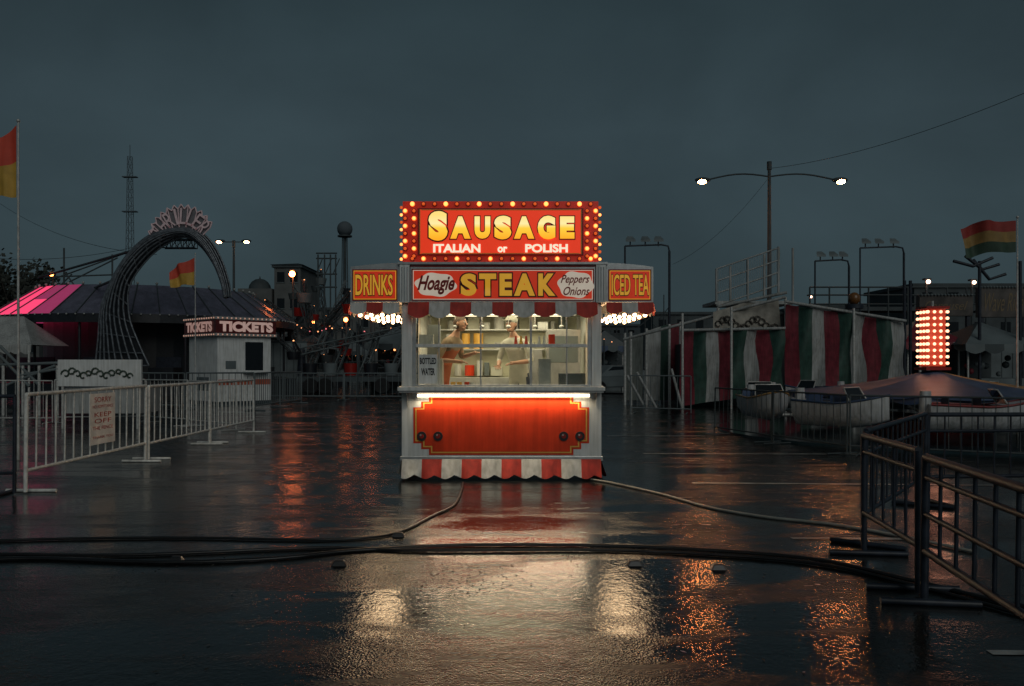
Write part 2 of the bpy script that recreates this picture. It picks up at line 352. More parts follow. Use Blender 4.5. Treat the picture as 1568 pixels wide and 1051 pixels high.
    for c,w,h in ((668,31,18),(881,27,20)):
        pts=[]
        for i in range(60):
            t=2*math.pi*i/60; rr=1+.06*math.sin(6*t+.4)
            pts.append((sx(c+w*rr*math.cos(t)),Y0-.070,sz(437+h*rr*math.sin(t))))
        m.poly(pts[::-1],bandwhite)
    m.obj('badge_panels',E)
    text('Hoagie',sx(640),sx(697),sz(452),sz(423),Y0-.0755,redd,'hoagie_lettering',E,.03,shear=.4)
    text('Peppers',sx(858),sx(902),sz(438),sz(422),Y0-.0755,redd,'peppers_lettering',E,.015,shear=.4); text('Onions',sx(862),sx(902),sz(453),sz(440),Y0-.0755,redd,'onions_lettering',E,.015,shear=.4)
    # wings (raised side awnings)
    m=MB()
    for side,(a,b) in enumerate(((537,612),(928,1000))):
        xa,xb=sx(a),sx(b); y0=Y0-.02; y1=Y0+2.5
        N=8; vs=[];
        for i in range(N+1):
            t=i/N; xx=xa+(xb-xa)*t; q=t if side==0 else 1-t
            zz=sz(409)+.05*math.sin(q*math.pi*.5)
            vs+=[(xx,y0,zz),(xx,y1,zz)]
        m.add(vs,[(2*i,2*i+2,2*i+3,2*i+1) for i in range(N)],alu,True)
        m.add([(xa,y0,sz(411))]+[vs[2*i] for i in range(N+1)]+[(xb,y0,sz(411))],[tuple(range(N+3))[::-1]],alu)
        m.box(xa,xb,y0,y0+.06,sz(463),sz(410.8),alu); m.box(xa,xb,y1-.04,y1,sz(463),sz(410.8),alu)
        m.box(xa,xa+.04,y0+.06,y1-.04,sz(463),sz(410.8),alu); m.box(xb-.04,xb,y0+.06,y1-.04,sz(463),sz(410.8),alu)
        m.box(xa+.04,xb-.04,y0+.06,y1-.04,sz(440),sz(436),warmwall)
        m.box(sx(a+3),sx(b-3),y0-.006,y0-.001,sz(461),sz(413),redd); m.box(sx(a+5),sx(b-5),y0-.011,y0-.007,sz(459),sz(415),bandyel); m.box(sx(a+6.2),sx(b-6.2),y0-.016,y0-.012,sz(457.8),sz(416.2),bandred)
        xo=xa if side==0 else xb; sg=-1 if side==0 else 1
        m.box(min(xo+sg*.001,xo+sg*.008),max(xo+sg*.001,xo+sg*.008),y0+.05,y1-.05,sz(461),sz(413),bandred)
        m.valance((xa,y0-.01,0),(xb,y0-.01,0),sz(463.5),sz(482),3,[rfab,wfab] if side else [wfab,rfab],slope=.03,drop=.04,fold=.006)
        m.valance((xo,y0,0),(xo,y1,0),sz(463.5),sz(482),9,[rfab,wfab],nrm=(sg,0,0),slope=.03,drop=.04)
    m.obj('side_awnings',E)
    text('DRINKS',sx(545),sx(602),sz(453),sz(421),Y0-.040,bandyel,'drinks_lettering',E,.02); text('DRINKS',sx(545),sx(602),sz(453),sz(421),Y0-.0375,outl,'drinks_outline',E,.02,extra=.035)
    text('ICED TEA',sx(936),sx(993),sz(453),sz(421),Y0-.040,bandyel,'iced_tea_lettering',E,.015); text('ICED TEA',sx(936),sx(993),sz(453),sz(421),Y0-.0375,outl,'iced_tea_outline',E,.015,extra=.035)
    m=MB(); 
    for a,b in ((541,606),(934,996)):
        for i in range(4):
            for j in range(5):
                c=(sx(a+8+(b-a-14)*i/3),Y0+.12+j*.5,sz(480.5)-.012)
                m.sph(c,.027,bulbw,6,5); m.cyl((c[0],c[1],c[2]+.022),(c[0],c[1],sz(463)),.012,white,n=6)
    m.obj('awning_bulbs',E)
    m=MB(); m.valance((sx(626),Y0-.06,0),(sx(914),Y0-.06,0),sz(463.5),sz(487),9,[rfab,wfab],slope=.06,drop=.045,fold=.008); m.obj('front_valance',E)
    m=MB()
    for i in range(10): m.sph((sx(640+i*29),Y0-.02,sz(480)),.017,bulbw,6,5)
    m.obj('front_valance_bulbs',E)
    # top lit sign
    m=MB(); yf=Y0-.02
    m.box(sx(617),sx(916),yf,yf+.34,sz(402),sz(309),framered)
    m.box(sx(640),sx(893),yf-.03,yf-.001,sz(392),sz(320),redd); m.box(sx(643),sx(890),yf-.036,yf-.031,sz(390),sz(322),signred)
    m.box(sx(643),sx(644.4),yf-.04,yf-.0365,sz(389.8),sz(322.2),gold); m.box(sx(888.6),sx(890),yf-.04,yf-.0365,sz(389.8),sz(322.2),gold)
    m.box(sx(646),sx(887),yf-.04,yf-.0365,sz(323.6),sz(322.2),gold); m.box(sx(646),sx(887),yf-.04,yf-.0365,sz(389.8),sz(388.6),gold)
    m.obj('lit_sign_box',E,bevel=.004)
    m=MB()
    def bulb(px,py,lit,big=1):
        m.cyl((sx(px),yf-.016,sz(py)),(sx(px),yf-.001,sz(py)),.034,bulbd if lit else redd,n=12)
        m.sph((sx(px),yf-.03,sz(py)),.024*big if lit else .021,bulbs_ if lit else bulbd)
    for i in range(17): bulb(632+i*17,313.5,i%3==0,1.2)
    for i in range(17): bulb(632+i*17,397,i%3==1)
    for px in (621,634.5,898.5,911.5):
        for j in range(7): bulb(px,324+j*11.5,(j+ (0 if px in (621,911.5) else 1))%2==0)
    for px in (614.5,918.5):
        for j in range(8): m.sph((sx(px),yf+.02,sz(318+j*11.3)),.02,bulbs_ if j%2 else bulbd)
    m.obj('sign_bulbs',E)
    for i,(c,a,b,t,u) in enumerate((('S',657,686,325,370),('A',690,721,333,367),('U',727,751,333,367),('S',757,783,332,368),('A',787,818,333,367),('G',823,850,332,368),('E',857,879,333,367))):
        text(c,sx(a),sx(b),sz(u),sz(t),yf-.052,lyel,'sausage_letter_%d'%i,E,.075); text(c,sx(a),sx(b),sz(u),sz(t),yf-.044-.0003*i,outl,'sausage_outline_%d'%i,E,.075,extra=.04)
    for b_,a,c in (('ITALIAN',664,736),('POLISH',804,869)): text(b_,sx(a),sx(c),sz(388),sz(375),yf-.052,lwhite,b_.lower()+'_lettering',E,.04)
    text('or',sx(762),sx(777),sz(388),sz(379),yf-.052,lwhite,'or_lettering',E,.04)
    m=MB(); m.box(sx(640),sx(893),Y0+.32,Y0+.36,sz(405),sz(315),alu); m.cyl((sx(700),Y0+1.8,sz(408)),(sx(700),Y0+1.8,sz(380)),.08,alu); m.obj('roof_vent',E)
    def area(nm,loc,sx_,sy_,pw,col,rot=(0,0,0)):
        L=bpy.data.lights.new(nm,'AREA'); L.shape='RECTANGLE'; L.size=sx_; L.size_y=sy_; L.energy=pw; L.color=col
        o=bpy.data.objects.new(nm,L); o.location=loc; o.rotation_euler=rot; link(o,E)
    area('ceiling_lamp_light',(sx(768),Y0+1.6,sz(465)-.07),2.1,1.9,30,(1,.86,.6))
    area('shelf_tube_light',(sx(768),Y0-.06,sz(610)),2.2,.04,12,(1,.8,.52),(R(-25),0,0))
    for a in (573,965): area('awning_lamp_light',(sx(a),Y0+1.2,sz(484)),.5,2.2,15,(1,.72,.42))
    return E
stand()

# ------------------------------------------------------------ people
def person(name,loc,rz,armR,armL,shirt,apr,hairmat,cap=None,lean=.0):
    """standing vendor, local frame faces -Y. armR/armL: (elbow,hand) positions"""
    E=empty(name,loc,rz,local=True)
    V=[];Ed=[];Rr=[];roots=[]
    def v(p,r,par=None,root=False):
        V.append(p);Rr.append(r)
        if par is not None: Ed.append((par,len(V)-1))
        if root: roots.append(len(V)-1)
        return len(V)-1
    L=lean
    pel=v((0,0,.95),(.155,.11),root=True); ab=v((0,-.15*L,1.12),(.14,.1),pel); ch=v((0,-.4*L,1.32),(.17,.115),ab); up=v((0,-.52*L,1.44),(.13,.085),ch)
    nk=v((0,-.6*L-.01,1.52),(.055,.055),up); v((0,-.68*L-.02,1.6),(.05,.055),nk)
    for sgn in (-1,1):
        hp=v((sgn*.09,0,.88),(.095,.095),pel); kn=v((sgn*.11,-.02,.48),(.06,.065),hp); an=v((sgn*.11,.02,.09),(.04,.045),kn); v((sgn*.12,-.15,.04),(.04,.03),an)
    for sgn,(el,ha) in ((-1,armR),(1,armL)):
        sh=v((sgn*.19,-.5*L,1.41),(.06,.06),up); e=v(el,(.043,.043),sh); w=v(ha,(.026,.026),e)
        d=(Vector(ha)-Vector(el)).normalized(); pm=Vector(ha)+d*.06; v(tuple(pm),(.036,.02),w)
        u=d.cross(Vector((0,0,1))).normalized()
        for q,ln in ((-.027,.062),(-.009,.075),(.009,.07),(.027,.055)):
            a=v(tuple(pm+u*q),(.009,.009),None,True); b=v(tuple(pm+u*q*1.25+d*ln*.6+Vector((0,0,-.006))),(.008,.008),a); v(tuple(pm+u*q*1.3+d*ln*.95+Vector((0,0,-.03))),(.007,.007),b)
        a=v(tuple(Vector(ha)+d*.02-u*sgn*.02),(.01,.01),None,True); b=v(tuple(Vector(ha)+d*.05-u*sgn*.055),(.01,.01),a); v(tuple(Vector(ha)+d*.085-u*sgn*.06),(.008,.008),b)
    me=bpy.data.meshes.new('b'); me.from_pydata(V,Ed,[]); o=bpy.data.objects.new('b',me); scene.collection.objects.link(o)
    o.modifiers.new('s','SKIN'); sd=me.skin_vertices[0].data
    for i,r in enumerate(Rr): sd[i].radius=r; sd[i].use_root=i in roots
    sb=o.modifiers.new('u','SUBSURF'); sb.levels=2; sb.render_levels=2
    dg=bpy.context.evaluated_depsgraph_get(); m2=bpy.data.meshes.new_from_object(o.evaluated_get(dg)); bpy.data.objects.remove(o)
    m2.materials.clear()
    for x in (shirt,skin_,jeans,apr,blackp): m2.materials.append(x)
    els=[Vector(armR[0]),Vector(armL[0])]; has=[Vector(armR[1]),Vector(armL[1])]
    for p in m2.polygons:
        c=p.center; p.use_smooth=True; k=0
        if c.z<.96: k=2
        if c.z<.09: k=4
        if c.z>1.495 and abs(c.x)<.1: k=1
        for a,b in zip(els,has):
            ab_=b-a; t=(c-a).dot(ab_)/ab_.length_squared
            if t>.25 and (c-(a+ab_*min(t,1.4))).length<.09 : k=1
        if k in (0,2) and c.y<-.03 and abs(c.x)<.15 and .55<c.z<1.3: k=3
        p.material_index=k
    ob=bpy.data.objects.new('body',m2); link(ob,E)
    hc=Vector((0,-.74*L-.035,1.69)); m=MB()
    m.sph(hc,1,skin_,16,12,(.074,.092,.115)); m.sph(hc+Vector((0,-.03,-.07)),1,skin_,10,8,(.05,.055,.045))
    m.cyl(hc+Vector((0,-.085,.02)),hc+Vector((0,-.112,-.025)),.009,skin_,r2=.016)
    for s2 in (-1,1):
        m.sph(hc+Vector((s2*.028,-.083,.012)),.011,wfab); m.sph(hc+Vector((s2*.028,-.092,.012)),.006,blackp); m.sph(hc+Vector((s2*.075,0,-.005)),1,skin_,8,6,(.012,.022,.032))
        m.box(hc.x+s2*.028-.014,hc.x+s2*.028+.014,hc.y-.093,hc.y-.086,hc.z+.03,hc.z+.035,hairmat)
    m.sph(hc+Vector((0,-.085,-.055)),1,mat('lips',(.4,.12,.1),.5),8,6,(.024,.008,.006))
    m.obj('head',E)
    m=MB(); nu,nv=20,12; vs=[]
    for j in range(nv+1):
        ph=math.pi*j/nv
        for i in range(nu):
            th=2*math.pi*i/nu; vs.append(hc+Vector((.084*math.sin(ph)*math.cos(th),.012+.1*math.sin(ph)*math.sin(th),.008+.124*math.cos(ph))))
    fs=[]
    for j in range(nv):
        for i in range(nu):
            f=(j*nu+i,(j+1)*nu+i,(j+1)*nu+(i+1)%nu,j*nu+(i+1)%nu); c=sum((vs[q] for q in f),Vector())/4-hc
            if (c.y<-.02 and c.z<.055) or c.z<-.08: continue
            fs.append(f)
    m.add(vs,fs,hairmat,True)
    if cap:
        m.sph(hc+Vector((0,.01,.06)),1,cap,14,8,(.09,.105,.075)); m.box(hc.x-.06,hc.x+.06,hc.y-.17,hc.y-.07,hc.z+.052,hc.z+.062,cap)
    m.obj('hair',E); return E
fz=.42
person('food_vendor',(X(674,Y0+1.1),Y0+1.1,fz-.0),R(62),((-.3,-.16,1.16),(-.16,-.42,1.14)),((.27,-.2,1.2),(.16,-.47,1.26)),shirtb,apron,hair,lean=.42)
person('food_vendor',(X(796,Y0+1.5),Y0+1.5,fz),R(-30),((-.28,-.13,1.15),(-.14,-.39,1.08)),((.28,-.13,1.15),(.12,-.4,1.12)),shirtw,aprw,hair,cap=aprw,lean=.3)

# ------------------------------------------------------------ fences
def fence(name,pts,h=1.1,mt=steel,gap=.14,r=.02,rb=.008,low=.16,feet=True,rails=(),panel=2.4):
    m=MB(); pts=[Vector(p) for p in pts]
    for a,b in zip(pts[:-1],pts[1:]):
        L=(b-a).length; k=max(1,round(L/panel)); d=(b-a)/L; nn=d.cross(Vector((0,0,1)))
        for i in range(k):
            p=a+d*(L*i/k+.03); q=a+d*(L*(i+1)/k-.03); tl=random.uniform(-.02,.02); T=nn*tl; sag=random.uniform(-.02,.02)
            up=lambda v,z: Vector((v.x,v.y,z))+T*z
            m.cyl(up(p,.02),up(p,h),r,mt); m.cyl(up(q,.02),up(q,h+sag),r,mt)
            m.cyl(up(p,h),up(q,h+sag),r,mt); m.cyl(up(p,low),up(q,low+sag),r*.9,mt)
            for z in rails: m.cyl(up(p,z),up(q,z+sag),r*.7,mt,n=6)
            nb=int((q-p).length/gap)
            for j in range(1,nb): 
                t=j/nb; c=p+(q-p)*t; m.cyl(up(c,low+sag*t),up(c,h+sag*t),rb,mt,n=5)
            if feet:
                for c in (p+d*.12,q-d*.12): m.cyl(c-nn*.3+Vector((0,0,.02)),c+nn*.3+Vector((0,0,.02)),r*.9,mt,n=6)
    return m.obj(name)
fx=-5.74
fence('crowd_barrier',[(fx,9.6,0),(fx,12.8,0)],1.17,bpaint,.2,.024,.012,low=.27,panel=3.3)
fence('crowd_barrier',[(fx,12.85,0),(fx+.02,18.1,0)],1.17,bpaint,.2,.024,.012,low=.27,panel=2.7)
fence('crowd_barrier',[(-8.9,9.3,0),(fx-.05,9.55,0)],1.17,dsteel,.2,.022,.011,low=.27)
fence('crowd_barrier',[(-16,20,0),(-9.4,21,0),(-6.2,18.4,0)],1.1,steel,.2,.018,.009)
fence('ride_fence',[(-12,34,0),(-1.8,33,0)],1.1,farg2,.25,.025,.012)
fence('ride_fence',[(-13,27,0),(-8.2,26,0),(-8.0,31,0)],1.2,farg2,.2,.025,.012)
fence('steel_barrier',[(2.88,6.7,0),(2.70,5.4,0)],.95,dsteel,.24,.026,.012,low=.32,rails=(.82,))
fence('steel_barrier',[(2.69,5.35,0),(2.35,3.2,0)],.93,dsteel,.26,.028,.013,low=.32,rails=(.8,.56))
fence('steel_barrier',[(2.9,6.75,0),(4.5,8.9,0),(9.0,9.6,0)],.98,dsteel,.2,.024,.010,low=.3,rails=(.8,))
fence('ride_fence',[(4.35,17.6,0),(5.6,13.6,0),(8.2,12.2,0),(12,12.0,0)],1.0,farg,.16,.016,.007)
fence('ride_fence',[(3.6,25,0),(5.4,24.5,0)],1.15,farg2,.2,.02,.01)
m=MB(); ya=abs(fx)*F/(CX-133); yb=abs(fx)*F/(CX-172)
m.box(fx+.03,fx+.04,ya,yb,.42,1.12,mat('notice_white',(.8,.78,.75),.4)); o=m.obj('barrier_notice_sign')
rt=mat('notice_red',(.5,.04,.02),.5)
sd=lambda u,y,w:(fx+.044,u,w)
for i,(t,zz,hh) in enumerate((('SORRY',1.0,.07),('NO ADMITTANCE',.92,.04),('KEEP',.8,.06),('OFF',.71,.06),('THE FENCE',.62,.05),('THANK YOU',.5,.035))):
    k=.12 if i in (0,2,3) else .07
    tt=text(t,ya+k,yb-k,zz,zz+hh,0,rt,'notice_lettering',None,.0,side=sd); tt.parent=o

# ------------------------------------------------------------ ticket booth
def booth():
    E=empty('ticket_booth',(X(352,31),31,0),R(45),local=True); w,d=1.05,1.2; m=MB()
    m.box(-w,w,-d,d,.12,2.5,whiteb); m.box(-w-.03,w+.03,-d-.03,d+.03,.0,.12,farg)
    m.obj('walls',E,bevel=.01)
    m=MB(); m.box(.0,.72,-d-.012,-d+.02,1.25,2.3,winb); m.box(-.06,.0,-d-.03,-d,1.2,2.36,whiteb); m.box(.72,.78,-d-.03,-d,1.2,2.36,whiteb); m.box(.0,.72,-d-.03,-d,2.3,2.36,whiteb)
    m.box(-.1,.85,-d-.3,-d-.001,1.16,1.22,whiteb); m.box(-w-.012,-w-.001,-.5,.5,.5,1.0,farg2)
    m.box(-w+.02,w-.02,-d-.01,-d-.001,.72,.92,mat('faded_red',(.45,.10,.05),.5)); m.box(-.75,-.35,-d-.01,-d-.001,1.3,1.6,farg2)
    m.obj('ticket_window',E)
    m=MB(); W,Dd=w+.16,d+.16; m.box(-W,W,-Dd,Dd,2.5,2.6,gwhite); m.box(-W+.03,W-.03,-Dd+.03,Dd-.03,2.6,3.1,mat('marquee_maroon',(.10,.012,.012),.4)); m.box(-W,W,-Dd,Dd,3.1,3.2,gwhite)
    bd=mat('booth_bulb',(.6,.5,.45),.3,emi=(1,.5,.35),es=.3)
    for i in range(14):
        for zz in (2.55,3.15): m.sph((-W+.1+i*(2*W-.2)/13,-Dd-.015,zz),.03,bd,6,4); m.sph((-W-.015,-Dd+.1+i*(2*Dd-.2)/13,zz),.03,bd,6,4)
    m.obj('marquee',E)
    bw=mat('booth_letter',(.75,.70,.68),.4,emi=(1,.5,.4),es=.2)
    text('TICKETS',-w,w,2.66,3.04,-Dd-.0,bw,'ticket_lettering',E,.06)
    text('TICKETS',-d+.1,d-.1,2.66,3.04,0,bw,'ticket_lettering_side',E,.06,side=lambda u,y,w_:(-W,-u,w_))
booth()

# ------------------------------------------------------------ ride with arch (left)
def thrill():
    E=empty('carnival_ride_pavilion',(-19.5,44,0)); cx,cy=-19.5,44; n=40; m=MB()
    rings=[(7.5,3.75),(6.4,4.5),(5.3,5.25),(0.3,5.6)]
    for k in range(3):
        (r0,z0),(r1,z1)=rings[k],rings[k+1]
        for i in range(n):
            a0,a1=2*math.pi*i/n,2*math.pi*(i+1)/n; am=(a0+a1)/2
            pts=[(cx+r0*math.cos(a0),cy+r0*math.sin(a0),z0),(cx+r0*math.cos(a1),cy+r0*math.sin(a1),z0),(cx+r1*math.cos(a1),cy+r1*math.sin(a1),z1),(cx+r1*math.cos(a0),cy+r1*math.sin(a0),z1)]
            deg=math.degrees(am)
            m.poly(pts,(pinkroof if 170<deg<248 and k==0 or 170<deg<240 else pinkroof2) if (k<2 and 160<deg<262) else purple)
    for i in range(n):
        a=2*math.pi*i/n; c,s=math.cos(a),math.sin(a)
        m.cyl((cx+7.52*c,cy+7.52*s,3.77),(cx+5.32*c,cy+5.32*s,5.28),.03,farg,n=4)
        m.sph((cx+5.35*c,cy+5.35*s,5.33),.07,gwhite,6,4)
        for q in (0,.33,.66): a_=a+q*2*math.pi/n; m.sph((cx+7.55*math.cos(a_),cy+7.55*math.sin(a_),3.72),.045,gwhite,5,4)
    m.obj('roof_canopy',E)
    m=MB()
    for i in range(n):
        a0,a1=2*math.pi*i/n,2*math.pi*(i+1)/n
        m.poly([(cx+7.5*math.cos(a0),cy+7.5*math.sin(a0),3.35),(cx+7.5*math.cos(a1),cy+7.5*math.sin(a1),3.35),(cx+7.5*math.cos(a1),cy+7.5*math.sin(a1),3.75),(cx+7.5*math.cos(a0),cy+7.5*math.sin(a0),3.75)],darkride)
        if i%2==0: m.cyl((cx+7.2*math.cos(a0),cy+7.2*math.sin(a0),.6),(cx+7.2*math.cos(a0),cy+7.2*math.sin(a0),3.4),.06,darkride)
        m.poly([(cx+5*math.cos(a0),cy+5*math.sin(a0),.6),(cx+5*math.cos(a1),cy+5*math.sin(a1),.6),(cx+5*math.cos(a1),cy+5*math.sin(a1),3.6),(cx+5*math.cos(a0),cy+5*math.sin(a0),3.6)],darkride)
    m.cyl((cx,cy,0),(cx,cy,.6),7.4,darkride,n=24)
    for i in range(12):
        a=2*math.pi*i/12; x,y=cx+6.1*math.cos(a),cy+6.1*math.sin(a)
        m.box(x-.6,x+.6,y-.5,y+.5,.7,1.3,darkride); m.box(x-.6,x+.6,y+.4,y+.5,1.3,1.8,dsteel)
    m.obj('deck_and_cars',E)
thrill()
def arch():
    d=35; E=empty('ride_entrance_arch',(X(250,d),d,0))
    outer=[(146,560),(150,520),(156,465),(182,408),(215,370),(250,352),(290,350),(318,364),(338,395),(350,430),(354,455)]
    inner=[(228,560),(212,525),(198,485),(198,440),(222,402),(252,376),(284,364),(308,378),(328,406),(341,436),(346,458)]
    def smooth(p,k=5):
        o=[]
        for i in range(len(p)-1):
            a,b,c,e=[Vector(p[max(0,min(len(p)-1,j))]) for j in (i-1,i,i+1,i+2)]
            for q in range(k):
                t=q/k; o.append(.5*((2*b)+(c-a)*t+(2*a-5*b+4*c-e)*t*t+(3*b-a-3*c+e)*t**3))
        o.append(Vector(p[-1])); return o
    so,si=smooth(outer),smooth(inner); m=MB()
    ac=mat('arch_rib_light',(.12,.135,.155),.3,.2,var=.5)
    for k in range(9):
        t=k/8; pts=[]
        for i,(a,b) in enumerate(zip(so,si)):
            q=a.lerp(b,t); pts.append(P(q.x,min(q.y,555+H*F/d),d)+Vector((0,-.5*math.sin(t*math.pi),0)))
        m.path(pts,.04,ac,5)
    m.add([P(a.x,a.y,d+.12) for a in so]+[P(b.x,b.y,d+.12) for b in si],[(i,i+1,len(so)+i+1,len(so)+i) for i in range(len(so)-1)],darkride)
    for i in range(0,len(so),3): m.cyl(P(so[i].x,so[i].y,d+.05),P(si[i].x,si[i].y,d+.05),.04,ac,n=4)
    for a,b in (((172,430),(75,470)),((200,385),(60,425))): m.cyl(P(*a,d+1),P(*b,d+12),.06,farg)
    m.obj('ribs',E)
    m=MB(); pl=mat('sign_pale_outline',(.5,.42,.44),.4,emi=(1,.6,.62),es=.04)
    cxp,cyp=279,374
    ang=[R(a) for a in (155,138,121,104,87,70,53,36)]
    for i in range(24):
        a0=R(28+i*5.8); a1=R(28+(i+1)*5.8)
        ro=57+(4 if i%2 else -3); ro1=57+(-3 if i%2 else 4)
        pts=[(cxp+34*math.cos(a0),cyp-26*math.sin(a0)),(cxp+ro*math.cos(a0)*.9,cyp-ro*math.sin(a0)),(cxp+ro1*math.cos(a1)*.9,cyp-ro1*math.sin(a1)),(cxp+34*math.cos(a1),cyp-26*math.sin(a1))]
        m.poly([P(p[0],p[1],d) for p in pts],mat('sign_board_dusky',(.14,.14,.155),.5))
        m.cyl(P(*pts[1],d-.05),P(*pts[2],d-.05),.03,pl,n=4)
        if i%3==0: m.cyl(P(*pts[0],d-.05),P(*pts[1],d-.05),.025,pl,n=4)
    m.lattice(P(250,374,d+.3),P(300,374,d+.3),.5,.5,6,.03,dsteel,4)
    m.obj('name_board',E)
    for ch,a in zip('THRILLER',ang):
        c=P(cxp+42*math.cos(a)*.95,cyp-43*math.sin(a),d-.12); rot=a-math.pi/2
        def sd(u,y,w,c=c,rot=rot): return (c.x+u*math.cos(rot)-w*math.sin(rot),c.y,c.z+u*math.sin(rot)+w*math.cos(rot))
        text(ch,-.16 if ch!='I' else -.05,.16 if ch!='I' else .05,-.34,.34,0,pl,'name_letter',E,.0,side=sd)
arch()

# ------------------------------------------------------------ lamps, poles, towers
def double_lamp(name,px,pz,d,xa,xb,py,r,lm,rl):
    m=MB(); x=X(px,d); zt=Z(pz,d); zl=Z(py,d)
    m.cyl((x,d,0),(x,d,zt),r,farg,r2=r*.6)
    for a in (xa,xb):
        xe=X(a,d); pts=[(x+(xe-x)*t,d,zl+(zt-zl)*(.25+.2*math.sin(math.pi*t))*(1-t**3)) for t in [i/8 for i in range(9)]]
        m.path(pts,r*.3,farg); e=pts[-1]; sg=1 if xe>x else -1
        m.sph((e[0],d,e[2]+r*.25),r*2,farg,12,6,(1.5,.8,.5))
        m.sph((e[0]+sg*.05,d-.05,e[2]-r*.2),rl,lm,12,8,(1.25,1,.75))
    m.cyl((x,d,zt-.4),(x,d,zt+.2),r*.9,farg); m.obj(name)
double_lamp('parking_lot_lamp',1178,252,60,1076,1286,277,.2,sodium,.27)
double_lamp('parking_lot_lamp',358,372,70,337,377,370,.15,mat('sodium_lamp_far',(.8,.5,.2),.3,emi=(1,.45,.2),es=25,lamp=True),.2)
def single(px,py,d,lm=sodium2,r=.12,name='midway_light_pole'):
    m=MB(); x=X(px,d); z=Z(py,d); m.cyl((x,d+.1,0),(x,d+.1,z+.1),.06,farg); m.sph((x,d-.1,z),r,lm,10,8); m.box(x-.15,x+.15,d-.1,d+.2,z+r,z+r+.08,farg); m.obj(name)
single(448,420,50,mat('amber_lamp',(.8,.4,.2),.3,emi=(1,.2,.05),es=50,lamp=True),.18)
single(80,421,60,r=.13); single(530,490,45,sodium2,.12); single(568,480,48,sodium2,.12); single(480,494,55,sodium2,.1)
pale=mat('pale_lamp',(.8,.6,.5),.3,emi=(1,.55,.38),es=8,lamp=True)
single(1420,432,40,pale,.1); single(1490,433,40,pale,.09); single(1241,455,50,pale,.07)
m=MB()
def wire(a,b,sag,r=.02,n=24):
    a=Vector(a);b=Vector(b); m.path([a.lerp(b,i/n)-Vector((0,0,sag*4*(i/n)*(1-i/n))) for i in range(n+1)],r,black,4)
wire(P(1180,258,60),P(1700,85,35),.8,.016); wire(P(1175,275,60),P(1030,405,70),.8,.014); wire(P(0,312,80),P(240,390,60),1.0,.018); wire(P(-20,395,60),P(200,380,60),.4,.016)
m.obj('overhead_wires')
m=MB(); fb=mat('festoon_bulb',(.8,.5,.3),.3,emi=(1,.36,.14),es=1.8); fp=mat('festoon_bulb_pink',(.8,.4,.4),.3,emi=(1,.2,.22),es=1.2)
random.seed(5)
for (a,za,da),(b,zb_,db) in (((558,508,48),(612,512,44)),((455,498,52),(505,500,55)),((925,520,44),(1010,512,50))):
    A=P(a,za,da); B=P(b,zb_,db)
    m.cyl((A.x,A.y,0),A,.04,farg,n=5); m.cyl((B.x,B.y,0),B,.04,farg,n=5)
    for i in range(9):
        t=i/8; c=A.lerp(B,t)-Vector((0,0,.4*4*t*(1-t)))
        if random.random()<.7: m.sph(c,random.uniform(.03,.05),fb if random.random()<.75 else fp,6,4)
m.obj('festoon_lights')
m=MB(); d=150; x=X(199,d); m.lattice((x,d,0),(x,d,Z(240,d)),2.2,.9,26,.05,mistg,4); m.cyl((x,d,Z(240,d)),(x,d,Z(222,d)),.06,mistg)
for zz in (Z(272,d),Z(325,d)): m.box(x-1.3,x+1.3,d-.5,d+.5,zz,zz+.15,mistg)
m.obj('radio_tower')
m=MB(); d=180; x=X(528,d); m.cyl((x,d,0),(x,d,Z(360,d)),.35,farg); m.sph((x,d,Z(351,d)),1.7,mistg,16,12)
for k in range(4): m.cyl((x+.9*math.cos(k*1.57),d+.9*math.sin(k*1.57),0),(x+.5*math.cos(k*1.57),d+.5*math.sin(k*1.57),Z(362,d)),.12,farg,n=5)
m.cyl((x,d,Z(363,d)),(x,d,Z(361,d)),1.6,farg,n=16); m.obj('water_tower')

# ------------------------------------------------------------ far buildings
def building(name,px0,px1,py,d,dep=12,rows=2,roof='flat',mt=concrete):
    m=MB(); x0,x1=X(px0,d),X(px1,d); z=Z(py,d); m.box(x0,x1,d,d+dep,0,z,mt); m.box(x0-.3,x1+.3,d-.3,d+dep+.3,z,z+.4,farg)
    n=max(2,int((x1-x0)/2.6))
    for r in range(rows):
        for i in range(n):
            xx=x0+(i+.5)*(x1-x0)/n; zz=z*(r+.45)/rows; m.box(xx-.55,xx+.55,d-.03,d+.02,zz,zz+z/rows*.38,winb); m.box(xx-.65,xx+.65,d-.12,d-.001,zz-.12,zz-.02,farg2)
    if roof=='hip':
        c=[(x0-.5,d-.5,z+.4),(x1+.5,d-.5,z+.4),(x1+.5,d+dep+.5,z+.4),(x0-.5,d+dep+.5,z+.4)]; a=((x0+x1)/2,d+dep/2,z+.4+(x1-x0)*.25)
        m.add(c+[a],[(0,1,4),(1,2,4),(2,3,4),(3,0,4)],farg)
    m.obj(name)
building('exhibition_building',420,460,410,120,rows=4,roof='hip'); building('exhibition_building',462,600,475,130,rows=2)
building('grandstand_building',1240,1400,470,110,rows=2,mt=farg); building('brick_warehouse',-60,60,500,110,rows=1); building('warehouse',1000,1200,482,120,rows=2,mt=farg); building('warehouse',1400,1640,440,90,rows=3,mt=farg)
building('warehouse',60,420,500,140,rows=2,mt=farg); building('warehouse',600,1000,500,150,rows=2,mt=farg)
m=MB(); d=120; x=X(390,d); m.box(x-2.5,x+2.5,d,d+5,0,Z(442,d),concrete); m.sph((x,d+2.5,Z(442,d)),1.7,farg,12,8); m.cyl((x,d+2.5,Z(430,d)),(x,d+2.5,Z(420,d)),.3,farg,r2=.02); m.obj('domed_pavilion')
